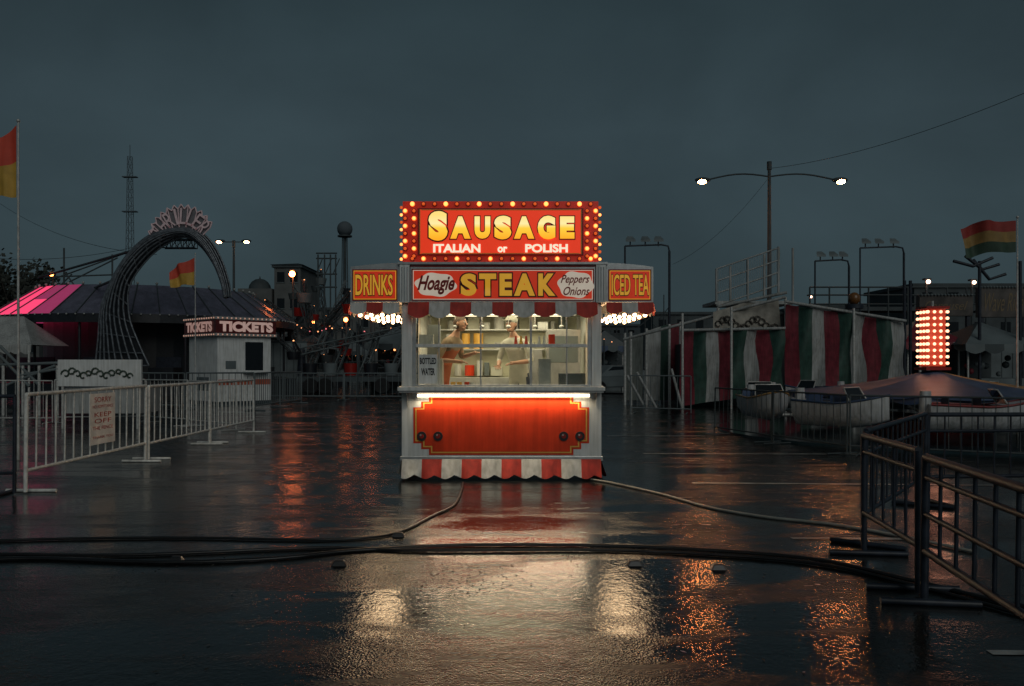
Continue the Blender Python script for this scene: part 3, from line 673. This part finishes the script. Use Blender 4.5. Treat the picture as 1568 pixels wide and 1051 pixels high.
def trees(name,px0,px1,py,d,n):
    m=MB(); lf=mat('distant_foliage',(.03,.036,.03),.8,var=.5,scale=2); tr=mat('bark',(.03,.027,.024),.9)
    for i in range(n):
        x=X(px0+(px1-px0)*(i+.5)/n+random.uniform(-6,6),d); y=d+random.uniform(-4,6); h=Z(py,d)*random.uniform(.8,1.05); m.cyl((x,y,0),(x,y,h*.55),.3,tr,r2=.15,n=6)
        for k in range(14):
            a=random.uniform(0,6.28); q=random.uniform(.5,1); e=Vector((x+math.cos(a)*h*.28*q,y+math.sin(a)*h*.28*q,h*random.uniform(.55,1))); m.cyl((x,y,h*random.uniform(.3,.55)),e,.1,tr,r2=.02,n=4)
            for _ in range(60):
                c=e+Vector((random.gauss(0,.8),random.gauss(0,.8),random.gauss(0,.7))); u=Vector((random.gauss(0,1),random.gauss(0,1),random.gauss(0,1))).normalized()*.22; w=u.orthogonal().normalized()*.2
                m.poly([c-u,c+w,c+u,c-w],lf)
    m.obj(name)
trees('distant_trees',-60,60,405,85,5); trees('distant_trees',600,640,500,100,2)

# ------------------------------------------------------------ midway clutter
def mid_booth(name,px0,px1,py,d,ca,cb,lit=None,dep=2.6):
    m=MB(); x0,x1=X(px0,d),X(px1,d); z=Z(py,d); zb=z-.9
    for xx in (x0+.05,x1-.05):
        for yy in (d,d+dep): m.cyl((xx,yy,0),(xx,yy,zb),.04,steel)
    m.box(x0,x1,d+.1,d+dep,0,.95,farg2); m.box(x0,x1,d+dep-.05,d+dep,.95,zb,farg)
    cx,cy=(x0+x1)/2,d+dep/2; c=[(x0-.2,d-.3,zb),(x1+.2,d-.3,zb),(x1+.2,d+dep+.2,zb),(x0-.2,d+dep+.2,zb)]
    m.add(c+[(cx,cy,z)],[(0,1,4),(2,3,4)],ca); m.add(c+[(cx,cy,z)],[(1,2,4),(3,0,4)],cb)
    m.valance((x0-.2,d-.3,0),(x1+.2,d-.3,0),zb,zb-.35,max(4,int((x1-x0)/.5)),[ca,cb],slope=.02,drop=.12,cols=4)
    if lit:
        for i in range(5): m.sph((x0+(i+.5)*(x1-x0)/5,d+.3,zb-.3),.06,lit,6,4)
    for i in range(10): m.sph((random.uniform(x0+.2,x1-.2),d+.6,random.uniform(1.1,zb-.2)),random.uniform(.08,.16),random.choice([farg,rfab2,farg,farg2]),8,6)
    m.obj(name)
warm2=mat('booth_string_bulb',(.8,.5,.3),.3,emi=(1,.35,.12),es=3)
mid_booth('game_booth',566,640,500,42,farg2,farg,warm2); mid_booth('game_booth',440,500,512,50,farg,farg2,warm2); mid_booth('game_booth',905,955,505,45,farg2,blue,None); mid_booth('game_booth',505,560,520,62,farg2,farg,warm2)
def arm_ride(name,px,d,py,sc,seed):
    random.seed(seed); m=MB(); x=X(px,d); h=Z(py,d)
    m.cyl((x,d,0),(x,d,.7),2*sc,darkride,n=16); m.cyl((x,d,.7),(x,d,h*.55),.35*sc,dsteel,r2=.2*sc)
    for k in range(7):
        a=2*math.pi*k/7+.3; zz=h*random.uniform(.55,1.0); e=Vector((x+math.cos(a)*2.9*sc,d+math.sin(a)*2.9*sc,zz*.9)); b=Vector((x+math.cos(a)*.3,d+math.sin(a)*.3,h*.45))
        m.lattice(b,e,.4*sc,.2*sc,6,.035*sc,farg2 if k%2 else farg,3); m.cyl(e,e-Vector((0,0,.8*sc)),.05*sc,dsteel)
        c=e-Vector((0,0,1.2*sc)); mt=random.choice([darkride,farg,redd,farg2])
        m.cyl(c,c+Vector((0,0,.5*sc)),.35*sc,mt,r2=.45*sc,n=10); m.cyl(c+Vector((0,0,.5*sc)),c+Vector((0,0,.62*sc)),.06,farg)
        m.sph(e,.045,warm2,6,4)
    m.obj(name)
arm_ride('spinning_arm_ride',480,55,420,1.2,2); arm_ride('spinning_arm_ride',500,75,390,1.1,5); arm_ride('octopus_ride',462,44,480,.8,9); arm_ride('spinning_arm_ride',555,68,452,1.1,14); arm_ride('octopus_ride',425,60,450,.9,23)
# folded-up ride on its transport trailer
m=MB(); d=40; x=X(535,d)
m.box(x-2.6,x+2.6,d,d+2.2,.6,.85,farg)
for q in (-1.9,-1.2,1.6): m.cyl((x+q,d-.02,.4),(x+q,d+.25,.4),.38,black,n=14)
for q in (-2.3,-1,.4,1.9): m.lattice((x+q,d+1,.85),(x+q+.9,d+1,3.1),.4,.3,5,.035,farg2,4)
m.lattice((x-2.5,d+.6,2.1),(x+2.5,d+.6,3.2),.45,.35,9,.035,farg2,4); m.lattice((x-2.3,d+1.5,1.3),(x+2.6,d+1.5,1.5),.5,.5,9,.03,farg,4)
for i in range(5): m.cyl((x-2+i,d+.3,.9),(x-2+i,d+.3,1.5),.3,(darkride,farg2,redd)[i%3],r2=.36,n=12)
m.obj('folded_ride_trailer')
m=MB(); d=65
for a in (487,497,506,514): m.cyl(P(a,390,d),(X(a,d),d,0),.06,farg)
for z_ in (388,396,420,440): m.cyl(P(484,z_,d),P(516,z_,d),.06,farg)
for a in (484,498,510): m.cyl(P(a,420,d),P(a+10,396,d),.04,farg)
m.obj('ride_scaffold_tower')
m=MB(); random.seed(12)
for i in range(34):
    px=random.choice([random.uniform(410,612),random.uniform(925,1050)]); d=random.uniform(34,60); x=X(px,d); h=random.uniform(2,6.5)
    m.cyl((x,d,0),(x,d,h),.035,farg,n=6)
    if random.random()<.6: m.cyl((x,d,h),(x+random.uniform(-1.5,1.5),d,h-.8),.03,farg,n=5)
m.obj('festival_poles')
def trailer(name,px0,px1,py,d,mt):
    m=MB(); x0,x1=X(px0,d),X(px1,d); z=Z(py,d); m.box(x0,x1,d,d+2.4,.55,z,mt); m.box(x0-.02,x1+.02,d-.02,d+2.42,z,z+.08,farg)
    for i in range(6): m.box(x0+(x1-x0)*i/6,x0+(x1-x0)*i/6+.03,d-.02,d-.001,.6,z-.05,farg)
    for q in (.25,.4):
        xx=x0+(x1-x0)*q; m.cyl((xx,d-.03,.4),(xx,d+.25,.4),.4,black,n=16); m.cyl((xx,d-.04,.4),(xx,d-.03,.4),.2,steel,n=12)
    m.cyl((x1,d+1.2,.5),(x1+1,d+1.2,.45),.06,dsteel); m.obj(name,bevel=.02)
trailer('cargo_trailer',408,470,525,44,farg2); trailer('cargo_trailer',1500,1600,520,40,farg2); trailer('cargo_trailer',930,985,512,55,farg)
def car(name,x,y,rz,mt):
    E=empty(name,(x,y,0),rz,local=True)
    prof=[(-2.2,.45),(-2.2,.8),(-1.9,.92),(-1.3,.95),(-.7,1.4),(.7,1.42),(1.35,.98),(2.05,.85),(2.25,.6),(2.2,.35),(-2.1,.35)]
    m=MB(); a=[(p,-.85 if q<1 else -.68,q) for p,q in prof]; b=[(p,.85 if q<1 else .68,q) for p,q in prof]; n=len(prof)
    m.add(a+b,[(i,(i+1)%n,n+(i+1)%n,n+i) for i in range(n)]+[tuple(reversed(range(n))),tuple(range(n,2*n))],mt); m.obj('bodywork',E,bevel=.06)
    m=MB()
    for s_2 in (-1,1):
        y_=s_2*.8; m.poly([(-1.1,y_+s_2*.02,1.0),(-.6,s_2*.72,1.34),(.62,s_2*.72,1.35),(1.1,y_+s_2*.02,1.0)],winb)
        for xx in (-1.35,1.35): m.cyl((xx,s_2*.7,.33),(xx,s_2*.88,.33),.33,black,n=18); m.cyl((xx,s_2*.88,.33),(xx,s_2*.89,.33),.18,steel,n=12)
    m.obj('windows_and_wheels',E); return E
car('parked_car',X(945,40),40,R(20),farg2); car('parked_car',X(585,60),60,R(80),farg)

# ------------------------------------------------------------ striped fun house wall (right)
def funhouse():
    d=27.5; E=empty('striped_fun_house',(X(1200,d),d+2,0)); m=MB()
    def stripes(pa,pb,ta,tb,ba,bb,n,da,db,start=0):
        pat=[rfab2,gfab,gwhite]
        for i in range(n):
            vs=[]
            for k in range(5):
                t=(i+k/4)/n; px=pa+(pb-pa)*t; dd=da+(db-da)*t
                for j in range(7):
                    q=j/6; py=(ta+(tb-ta)*t)*(1-q)+(ba+(bb-ba)*t)*q; v=P(px,py,dd); v.y+=.1*math.sin(t*n*2.2+j*.6)+.06*math.sin(j*1.3+t*9)+.03*math.sin(t*n*6.3+j); v.x+=.04*math.sin(j*1.1+t*13); vs.append(v)
            m.add(vs,[(k*7+j,(k+1)*7+j,(k+1)*7+j+1,k*7+j+1) for k in range(4) for j in range(6)],pat[(i+start)%3],True)
    stripes(1042,1200,508,505,622,600,8,28,27,0)
    stripes(1203,1385,466,494,600,596,9,27,26,0)
    m.obj('striped_canvas',E)
    m=MB()
    for px,py in ((1045,480),(1203,455),(1120,470),(1290,475),(1388,480)): m.cyl((X(px,27.2),27.2 if px<1250 else 26.3,0),(X(px,27.2),27.2 if px<1250 else 26.3,Z(py,27.2)),.045,steel)
    m.cyl(P(1203,462,26.9),P(1388,492,25.9),.05,gwhite); m.cyl(P(1042,506,27.9),P(1203,503,26.9),.05,gwhite)
    m.cyl(P(955,520,29),P(1203,455,27),.05,gwhite); m.cyl(P(1100,470,28),P(1205,448,27),.05,gwhite)
    m.box(X(1048,28.5),X(1385,28.5),29,33,0,2.2,farg)
    m.obj('frame_poles',E)
    m=MB(); bd=mat('ornate_board',(.3,.28,.24),.5,var=.4,scale=4)
    dd=27.6; pts=[(1092,508),(1092,478),(1120,470),(1145,462),(1165,466),(1192,458),(1196,508)]
    m.poly([P(a,b,dd) for a,b in pts][::-1],bd)
    sc=mat('ornate_scroll',(.07,.06,.05),.5)
    for i in range(14):
        c=P(1100+i*6.6,497-7*math.sin(i*.9),dd-.05); m.path([c+Vector((.14*math.cos(t)*(1-t/9),0,.16*math.sin(t)*(1-t/9))) for t in [k*.7 for k in range(9)]],.025,sc,4)
    m.obj('ornate_board',E)
    m=MB(); dd=30
    for a,t,b in ((1097,412,462),(1118,408,462),(1145,398,458),(1170,390,455),(1192,378,450),(1214,380,462)): m.cyl(P(a,t,dd),P(a,b,dd),.045,gwhite)
    mesh_=mat('wire_mesh_grey',(.3,.31,.31),.5)
    for o in (0,.45,.9,1.35): m.cyl(P(1097,412,dd)-Vector((0,0,o)),P(1192,380,dd)-Vector((0,0,o)),.028,gwhite); m.cyl(P(1192,380,dd)-Vector((0,0,o)),P(1214,382,dd)+Vector((0,1.5,-o)),.028,gwhite)
    for i in range(30):
        a=1097+95*i/29; t=412-32*i/29; m.cyl(P(a,t,dd+.03),P(a,t,dd+.03)-Vector((0,0,1.35)),.008,mesh_,n=3)
    m.box(X(1095,dd),X(1216,dd),dd,dd+2,Z(466,dd),Z(461,dd),gwhite)
    for a in (1100,1150,1210): m.cyl((X(a,dd),dd+.1,0),P(a,462,dd+.1),.06,steel)
    m.obj('upper_deck_railing',E)
    m=MB(); 
    gf=mat('grey_canvas',(.17,.19,.18),.7,var=.3,scale=2,bump=.3,dirt=.3)
    for a,b,t0,t1,mt in ((958,985,520,512,gf),(988,1012,508,500,gwhite),(1012,1024,500,497,gfab),(1026,1040,498,495,rfab2)):
        dd=30; m.add([P(a,t0,dd),P(b,t1,dd),(X(b,dd),dd+.2,.15),(X(a,dd),dd+.2,.15)],[(3,2,1,0)],mt)
    for a in (957,966,990,1025,1042): m.cyl((X(a,29.6),29.6,0),P(a,510-(a-957)*.2,29.6),.05,steel)
    for a,b in (((960,575),(985,620)),((975,570),(1005,625)),((1028,565),(1045,628))): m.cyl(P(*a,26),P(*b,26),.045,gwhite)
    m.obj('entrance_screens',E)
funhouse()

def floods(px,py0,py1,d,xs,hy):
    m=MB(); x=X(px,d); m.cyl((x,d,0),(x,d,Z(py1,d)),.055,dsteel)
    m.path([P(px,py1,d),P(px-2,py1-8,d),P(px-12,py1-10,d),P(xs[0]-8,hy+12,d)],.04,dsteel)
    m.cyl(P(xs[0]-8,hy+12,d),(X(xs[0]-8,d),d,0),.04,dsteel)
    for a in xs:
        c=P(a,hy+2,d); m.cyl(c,c-Vector((0,0,.3)),.03,dsteel); m.add([c+Vector(v) for v in ((-.22,-.12,-.02),(.22,-.12,-.02),(.12,.12,.16),(-.12,.12,.16),(-.2,-.16,-.12),(.2,-.16,-.12))],[(0,1,2,3),(0,4,5,1),(4,3,2,5)],farg2)
    m.obj('floodlight_frame')
floods(1025,0,385,36,(965,988,1008),365); floods(1300,0,408,38,(1256,1275,1290),388); floods(1384,0,388,38,(1325,1345,1368),368)

# ------------------------------------------------------------ kiddie boat ride
def boatride():
    cx,cy=9.27,18.0; E=empty('kiddie_boat_ride',(cx,cy,0)); m=MB(); n=12; pal=[blue,blue,blue,blue,goldv,blue]
    for i in range(n):
        a0,a1=2*math.pi*i/n,2*math.pi*(i+1)/n; vs=[]
        for j in range(7):
            q=j/6; r=.12+2.95*q; z=1.36-.47*q**.8-.03*math.sin(q*math.pi)
            for k in range(5):
                a=a0+(a1-a0)*k/4; sg=-.06*q*math.sin(math.pi*k/4); vs.append((cx+r*math.cos(a),cy+r*math.sin(a),z+sg))
        m.add(vs,[(j*5+k,j*5+k+1,(j+1)*5+k+1,(j+1)*5+k) for j in range(6) for k in range(4)],pal[i%6],True)
        m.valance((cx+3.07*math.cos(a0),cy+3.07*math.sin(a0),0),(cx+3.07*math.cos(a1),cy+3.07*math.sin(a1),0),.89,.74,3,[pal[i%6]],nrm=(math.cos(a0),math.sin(a0),0),slope=.01,drop=.05,cols=4)
    m.obj('canopy',E)
    m=MB(); m.cyl((cx,cy,0),(cx,cy,1.36),.12,steel); m.cyl((cx,cy,.05),(cx,cy,.3),1.2,redd,n=20)
    for i in range(10):
        a=2*math.pi*i/10; m.cyl((cx,cy,.35),(cx+3.6*math.cos(a),cy+3.6*math.sin(a),.4),.04,steel)
    m.obj('hub_and_arms',E)
    tr=mat('tower_red_glow',(.3,.04,.02),.4,emi=(1,.09,.035),es=.2)
    m=MB(); m.box(cx-.19,cx+.19,cy-.19,cy+.19,1.46,2.7,tr); m.box(cx-.27,cx+.27,cy-.27,cy+.27,1.38,1.44,redd); m.box(cx-.25,cx+.25,cy-.25,cy+.25,2.72,2.77,redd)
    m.cyl((cx,cy,2.77),(cx,cy,2.9),.03,steel)
    m.obj('light_tower',E)
    m=MB()
    for j in range(9):
        z=1.53+j*.14
        for k in range(4):
            t=-.21+k*.14
            for p in ((t,-.225),(-.225,t),(.225,t)): m.sph((cx+p[0],cy+p[1],z),.034,pinkbulb,8,6)
    m.obj('tower_bulbs',E)
    L=bpy.data.lights.new('tower_light','POINT'); L.energy=5; L.color=(1,.5,.3); L.shadow_soft_size=.25; o=bpy.data.objects.new('tower_light',L); o.location=(cx-.1,cy-.6,2.0); link(o,E)
    hull=mat('boat_white_gelcoat',(.5,.52,.54),.25,var=.1,dirt=.3)
    for b in range(10):
        a=2*math.pi*b/10+.05; bx,by=cx+3.75*math.cos(a),cy+3.75*math.sin(a); th=a+math.pi/2; m=MB()
        def T(x,y,z): return (bx+x*math.cos(th)-y*math.sin(th),by+x*math.sin(th)+y*math.cos(th),z-.08)
        ns=11; vs=[]
        for i in range(ns):
            t=-1+2*i/(ns-1); w=.40*(1-max(0,t)**2.4)**.7*(1-.12*max(0,-t)); zk=.38+.18*max(0,t)**2; zs=.86+.14*max(0,t)**2+.03*abs(t)
            w=max(w,.012)
            for (yy,zz) in ((-w,zs),(-w*.93,zk+(zs-zk)*.5),(-w*.5,zk+.04),(0,zk),(w*.5,zk+.04),(w*.93,zk+(zs-zk)*.5),(w,zs)): vs.append(T(t*.9,yy,zz))
        m.add(vs,[(i*7+k,(i+1)*7+k,(i+1)*7+k+1,i*7+k+1) for i in range(ns-1) for k in range(6)],hull,True)
        m.add(vs,[tuple(range(7))],hull); m.add(vs,[(i*7,i*7+6,(i+1)*7+6,(i+1)*7) for i in range(6,ns-1)],hull,True)
        m.path([vs[i*7] for i in range(ns)]+[vs[i*7+6] for i in reversed(range(ns))],.022,(blue,redv,goldv)[b%3],5)
        m.add([T(.3,-.33,.9),T(.3,.33,.9),T(.16,.28,1.14),T(.16,-.28,1.14)],[(0,1,2,3)],winb); m.path([T(.3,-.33,.9),T(.16,-.28,1.15),T(.16,.28,1.15),T(.3,.33,.9)],.015,steel,5)
        for xx in (-.1,-.6): m.add([T(xx,-.3,.62),T(xx,.3,.62),T(xx,.3,1.0),T(xx,-.3,1.0),T(xx+.3,-.3,.62),T(xx+.3,.3,.62)],[(0,1,2,3),(0,4,5,1)],(blue,blue,darkride)[(b+1)%3])
        m.cyl(T(-.92,0,.6),T(-.92,0,1.12),.12,hull,r2=.09,n=10)
        m.obj('boat_%d'%(b+1),E)
    m=MB(); m.cyl((cx,cy,.0),(cx,cy,.05),4.6,mat('ride_water_tray',(.02,.04,.05),.1),n=40)
    m.obj('water_tray',E)
boatride()

# ------------------------------------------------------------ flags
def flag(name,px,pt,pb,d,fl,w,h,cols,ztop,sgn=-1,droop=.3,hang=0):
    E=empty(name,(X(px,d),d,0)); m=MB(); x=X(px,d); m.cyl((x,d,0),(x,d,Z(pt,d)),.024,steel,r2=.014); m.sph((x,d,Z(pt,d)+.03),.03,steel); m.obj('pole',E)
    m=MB(); nx,nz=20,len(cols)*3; vs=[]
    for i in range(nx+1):
        t=i/nx
        for j in range(nz+1):
            q=j/nz; taper=1-hang*t*.8
            vs.append((x+sgn*(.03+w*t*(1-.25*hang*q)),d+.14*math.sin(t*9+q*2)*t+.06*math.sin(t*19)*t,ztop-h*(q*taper+ (hang*.75*t))-droop*t*t*.5-.06*math.sin(t*8+q)*t))
    for c,mt in enumerate(cols):
        m.add(vs,[(i*(nz+1)+j,(i+1)*(nz+1)+j,(i+1)*(nz+1)+j+1,i*(nz+1)+j+1) for i in range(nx) for j in range(c*3,c*3+3)],mt,True)
    m.obj('cloth',E)
of=mat('orange_red_fabric',(.55,.06,.03),.7,var=.1)
dred=mat('darkened_red_fabric',(.25,.025,.02),.7); dyel=mat('darkened_yellow_fabric',(.26,.16,.05),.7); dgr=mat('darkened_green_fabric',(.025,.055,.035),.7)  # flag colours painted darker to offset the brightness from the sun lamp
flag('flag_pole',28,188,600,13,0,.62,1.15,[of,yfab],Z(192,13),-1,.1,hang=.55)
flag('flag_pole',299,390,600,30,0,.95,1.0,[of,yfab],Z(395,30),-1,.2,hang=.5)
flag('flag_pole',1558,335,600,17,0,1.12,.66,[dred,dyel,dgr],Z(338,17),-1,.22)
# ------------------------------------------------------------ left signs, ramp, tents
def ornate_cart():
    E=empty('ornate_banner_sign',(X(150,19),19,0)); d=19; m=MB(); x0,x1=X(88,d),X(216,d)
    m.box(x0,x1,d,d+.08,Z(592,d),Z(551,d),whiteb); m.box(x0+.05,x1-.05,d+.1,d+1.1,.35,Z(594,d),gwhite)
    for xx in (x0+.1,x1-.1): m.cyl((xx,d+.04,0),(xx,d+.04,Z(552,d)),.035,steel)
    m.obj('panel',E,bevel=.01)
    m=MB(); sc=mat('green_scrollwork',(.05,.08,.06),.5)
    for i in range(12):
        c=Vector((x0+.2+i*.135,d-.02,Z(573,d)+.05*math.sin(i*1.6))); sg=1 if i%2 else -1; k2=random.uniform(.8,1.3)
        m.path([c+Vector((sg*.085*k2*math.cos(t)*(1-t/8),0,.09*k2*math.sin(t)*(1-t/8))) for t in [k*.6 for k in range(10)]],.019,sc,4)
    m.obj('scrollwork',E)
ornate_cart()
m=MB(); d=24
for a,b in (((0,530),(60,590)),((0,545),(45,592)),((10,590),(85,560)),((30,575),(90,565)),((-30,560),(90,556))): m.cyl(P(*a,d),P(*b,d),.045,farg2)
for a in (5,35,60,88): m.cyl(P(a,560,d),(X(a,d),d,0),.045,steel)
m.obj('ride_access_ramp')
m=MB(); d=35; x0,x1=X(-60,d),X(48,d)
m.add([(x0,d,2.3),(x1,d,2.3),(x1,d+3,2.3),(x0,d+3,2.3),((x0+x1)/2-1,d+1.5,3.6),((x0+x1)/2+.3,d+1.5,3.6)],[(0,1,5,4),(1,2,5),(2,3,4,5),(3,0,4)],gwhite)
m.valance((x0,d,0),(x1,d,0),2.3,1.9,7,[gwhite],drop=.1)
for xx in (x0+.1,x1-.1,(x0+x1)/2): m.cyl((xx,d,0),(xx,d,2.3),.05,steel)
m.obj('white_tent')
m=MB(); d=55
m.cyl(P(98,380,d),(X(98,d),d,0),.06,farg); m.cyl(P(172,390,d),(X(172,d),d,0),.06,farg)
for a,b in (((75,430),(200,385)),((90,440),(180,395)),((60,470),(110,420)),((98,415),(130,460)),((60,425),(200,420))): m.cyl(P(*a,d),P(*b,d),.05,farg)
m.obj('coaster_scaffold')
m=MB(); d=42
for i in range(12):
    a=1240+i*30; m.cyl(P(a,440,d),(X(a,d),d,0),.045,farg)
for z_ in (440,452,466): m.cyl(P(1240,z_,d),P(1600,z_,d),.04,farg)
m.box(X(1240,d),X(1600,d),d,d+2,Z(476,d),Z(470,d),farg); m.obj('raised_walkway')
def ride_sign(px0,px1,pt,pb,d,word):
    E=empty('ride_marquee_sign',(X((px0+px1)/2,d),d,0)); m=MB(); m.box(X(px0,d),X(px1,d),d,d+.3,Z(pb,d),Z(pt,d),mat('dim_marquee',(.06,.05,.045),.5,var=.7,scale=2)); 
    for a in (px0+6,px1-6): m.box(X(a,d)-.06,X(a,d)+.06,d+.05,d+.2,0,Z(pb,d),dsteel)
    for i in range(16): m.sph((X(px0+ (i+.5)*(px1-px0)/16,d),d-.03,Z(pt,d)),.05,farg2,6,4)
    m.obj('board',E,bevel=.01); text(word,X(px0+8,d),X(px1-8,d),Z(pb-9,d),Z(pt+9,d),d-.01,mat('dim_gold_letters',(.17,.12,.06),.4),'lettering',E,.0,shear=.4)
ride_sign(1408,1490,452,484,32,'Carousel'); ride_sign(1500,1575,440,486,33,'Wave Ride')
mid_booth('game_booth',1388,1470,488,31,rfab2,gwhite,None); mid_booth('game_booth',1480,1580,490,30,farg2,farg,None)
m=MB(); d=30
for a in (1385,1394,1500,1562): m.cyl((X(a,d),d,0),P(a,430 if a<1500 else 400,d),.06,dsteel)
for a,b in (((1478,392),(1530,405)),((1460,400),(1520,395)),((1490,398),(1540,420))): m.path([P(*a,d),P((a[0]+b[0])/2,max(a[1],b[1])+8,d),P(*b,d)],.06,dsteel,6)
m.obj('rigging_masts')
m=MB(); d=28
c=P(1308,462,d); m.cyl((c.x,d,0),c,.05,dsteel); m.sph(c+Vector((0,0,.1)),.2,mat('amber_globe',(.16,.07,.02),.3),12,8,(1,1,1.1)); m.cyl(c+Vector((0,0,-.25)),c+Vector((0,0,-.1)),.3,dsteel,n=12); m.obj('globe_standard')

# ------------------------------------------------------------ cables and hose
def cable(name,pts,r,mt,flat=1.0,wig=.012):
    p=[G(a,b) for a,b in pts]; out=[]
    for i in range(len(p)-1):
        a,b,c,e=[p[max(0,min(len(p)-1,j))] for j in (i-1,i,i+1,i+2)]
        for q in range(10):
            t=q/10; v=.5*((2*b)+(c-a)*t+(2*a-5*b+4*c-e)*t*t+(3*b-a-3*c+e)*t**3); v.y+=random.uniform(-wig,wig)*.5; v.z=r*flat+.001; out.append(v)
    m=MB(); m.path(out,r,mt,8,flat); return m.obj(name)
cable('power_cable',[(-60,832),(120,827),(300,826),(470,829),(560,826),(612,817),(660,793),(695,775),(707,752),(709,740)],.012,black)
cable('power_cable',[(-60,862),(60,858),(250,864),(420,858),(540,846),(700,838),(900,838),(1080,845),(1250,860),(1400,893),(1580,935),(1700,950)],.027,black,.55)
cable('power_cable',[(-60,851),(200,853),(480,842),(640,846),(900,845),(1100,853),(1260,868),(1420,905),(1600,955)],.014,black)
cable('garden_hose',[(905,736),(940,742),(1010,758),(1090,780),(1180,795),(1280,806),(1390,826),(1500,850)],.014,mat('grey_hose',(.3,.3,.27),.35))
cable('power_cable',[(560,608),(700,600),(1000,606),(1200,640)],.03,black)
m=MB()
for a,b in ((520,866),(972,866),(1100,872),(610,822),(270,860)):
    g=G(a,b); 
    m.add([g+Vector(v) for v in ((-.06,-.035,.002),(.06,-.035,.002),(.06,.035,.002),(-.06,.035,.002),(-.035,-.015,.04),(.035,-.015,.04),(.035,.02,.04),(-.035,.02,.04))],[(0,1,5,4),(1,2,6,5),(2,3,7,6),(3,0,4,7),(4,5,6,7)],black)
m.obj('cable_clamps',bevel=.006)

# ------------------------------------------------------------ world, light, camera
w=bpy.data.worlds.new('World'); scene.world=w; w.use_nodes=True; n=w.node_tree.nodes; l=w.node_tree.links; bg=n['Background']
sk=n.new('ShaderNodeTexSky'); sk.sky_type='NISHITA'; sk.sun_disc=False; sk.sun_elevation=R(28); sk.sun_rotation=R(160)
tc=n.new('ShaderNodeTexCoord'); sp=n.new('ShaderNodeSeparateXYZ'); l.new(tc.outputs['Generated'],sp.inputs[0])
cr=n.new('ShaderNodeValToRGB'); l.new(sp.outputs['Z'],cr.inputs['Fac']); e=cr.color_ramp.elements
e[0].position=0; e[0].color=(.027,.043,.049,1); e[1].position=1; e[1].color=(.008,.014,.017,1)
for p,c in ((.14,(.032,.051,.059,1)),(.27,(.032,.051,.060,1)),(.42,(.020,.034,.040,1))): q=e.new(p); q.color=c
no=n.new('ShaderNodeTexNoise'); no.inputs['Scale'].default_value=2.3; no.inputs['Detail'].default_value=6; no.inputs['Distortion'].default_value=.3; mp=n.new('ShaderNodeMapping'); mp.inputs['Scale'].default_value=(1,1,1.7); l.new(tc.outputs['Generated'],mp.inputs[0]); l.new(mp.outputs[0],no.inputs['Vector'])
mr=n.new('ShaderNodeMapRange'); mr.inputs[1].default_value=.3; mr.inputs[2].default_value=.7; mr.inputs[3].default_value=.76; mr.inputs[4].default_value=1.26; l.new(no.outputs['Fac'],mr.inputs[0])
mx=n.new('ShaderNodeVectorMath'); mx.operation='SCALE'; l.new(cr.outputs[0],mx.inputs[0]); l.new(mr.outputs[0],mx.inputs['Scale'])
s2=n.new('ShaderNodeVectorMath'); s2.operation='SCALE'; s2.inputs['Scale'].default_value=.0005; l.new(sk.outputs[0],s2.inputs[0])
ad=n.new('ShaderNodeVectorMath'); ad.operation='ADD'; l.new(mx.outputs[0],ad.inputs[0]); l.new(s2.outputs[0],ad.inputs[1]); l.new(ad.outputs[0],bg.inputs['Color']); bg.inputs['Strength'].default_value=1
S=bpy.data.lights.new('fill_sun','SUN'); S.energy=.52; S.angle=R(40); S.color=(.98,1,.94); so=bpy.data.objects.new('fill_sun',S); so.rotation_euler=(R(58),0,R(18)); scene.collection.objects.link(so)  # soft fill added from behind the camera to lift pale upright surfaces
cam=bpy.data.cameras.new('camera'); cam.sensor_width=36; cam.lens=36*F/1568; cam.shift_y=(HY-525.5)/1568; cam.clip_end=2000; cam.clip_start=.05
co=bpy.data.objects.new('camera',cam); co.location=(0,0,H); co.rotation_euler=(R(90),0,0); scene.collection.objects.link(co); scene.camera=co
scene.view_settings.view_transform='Standard'; scene.view_settings.look='None'; scene.view_settings.exposure=0
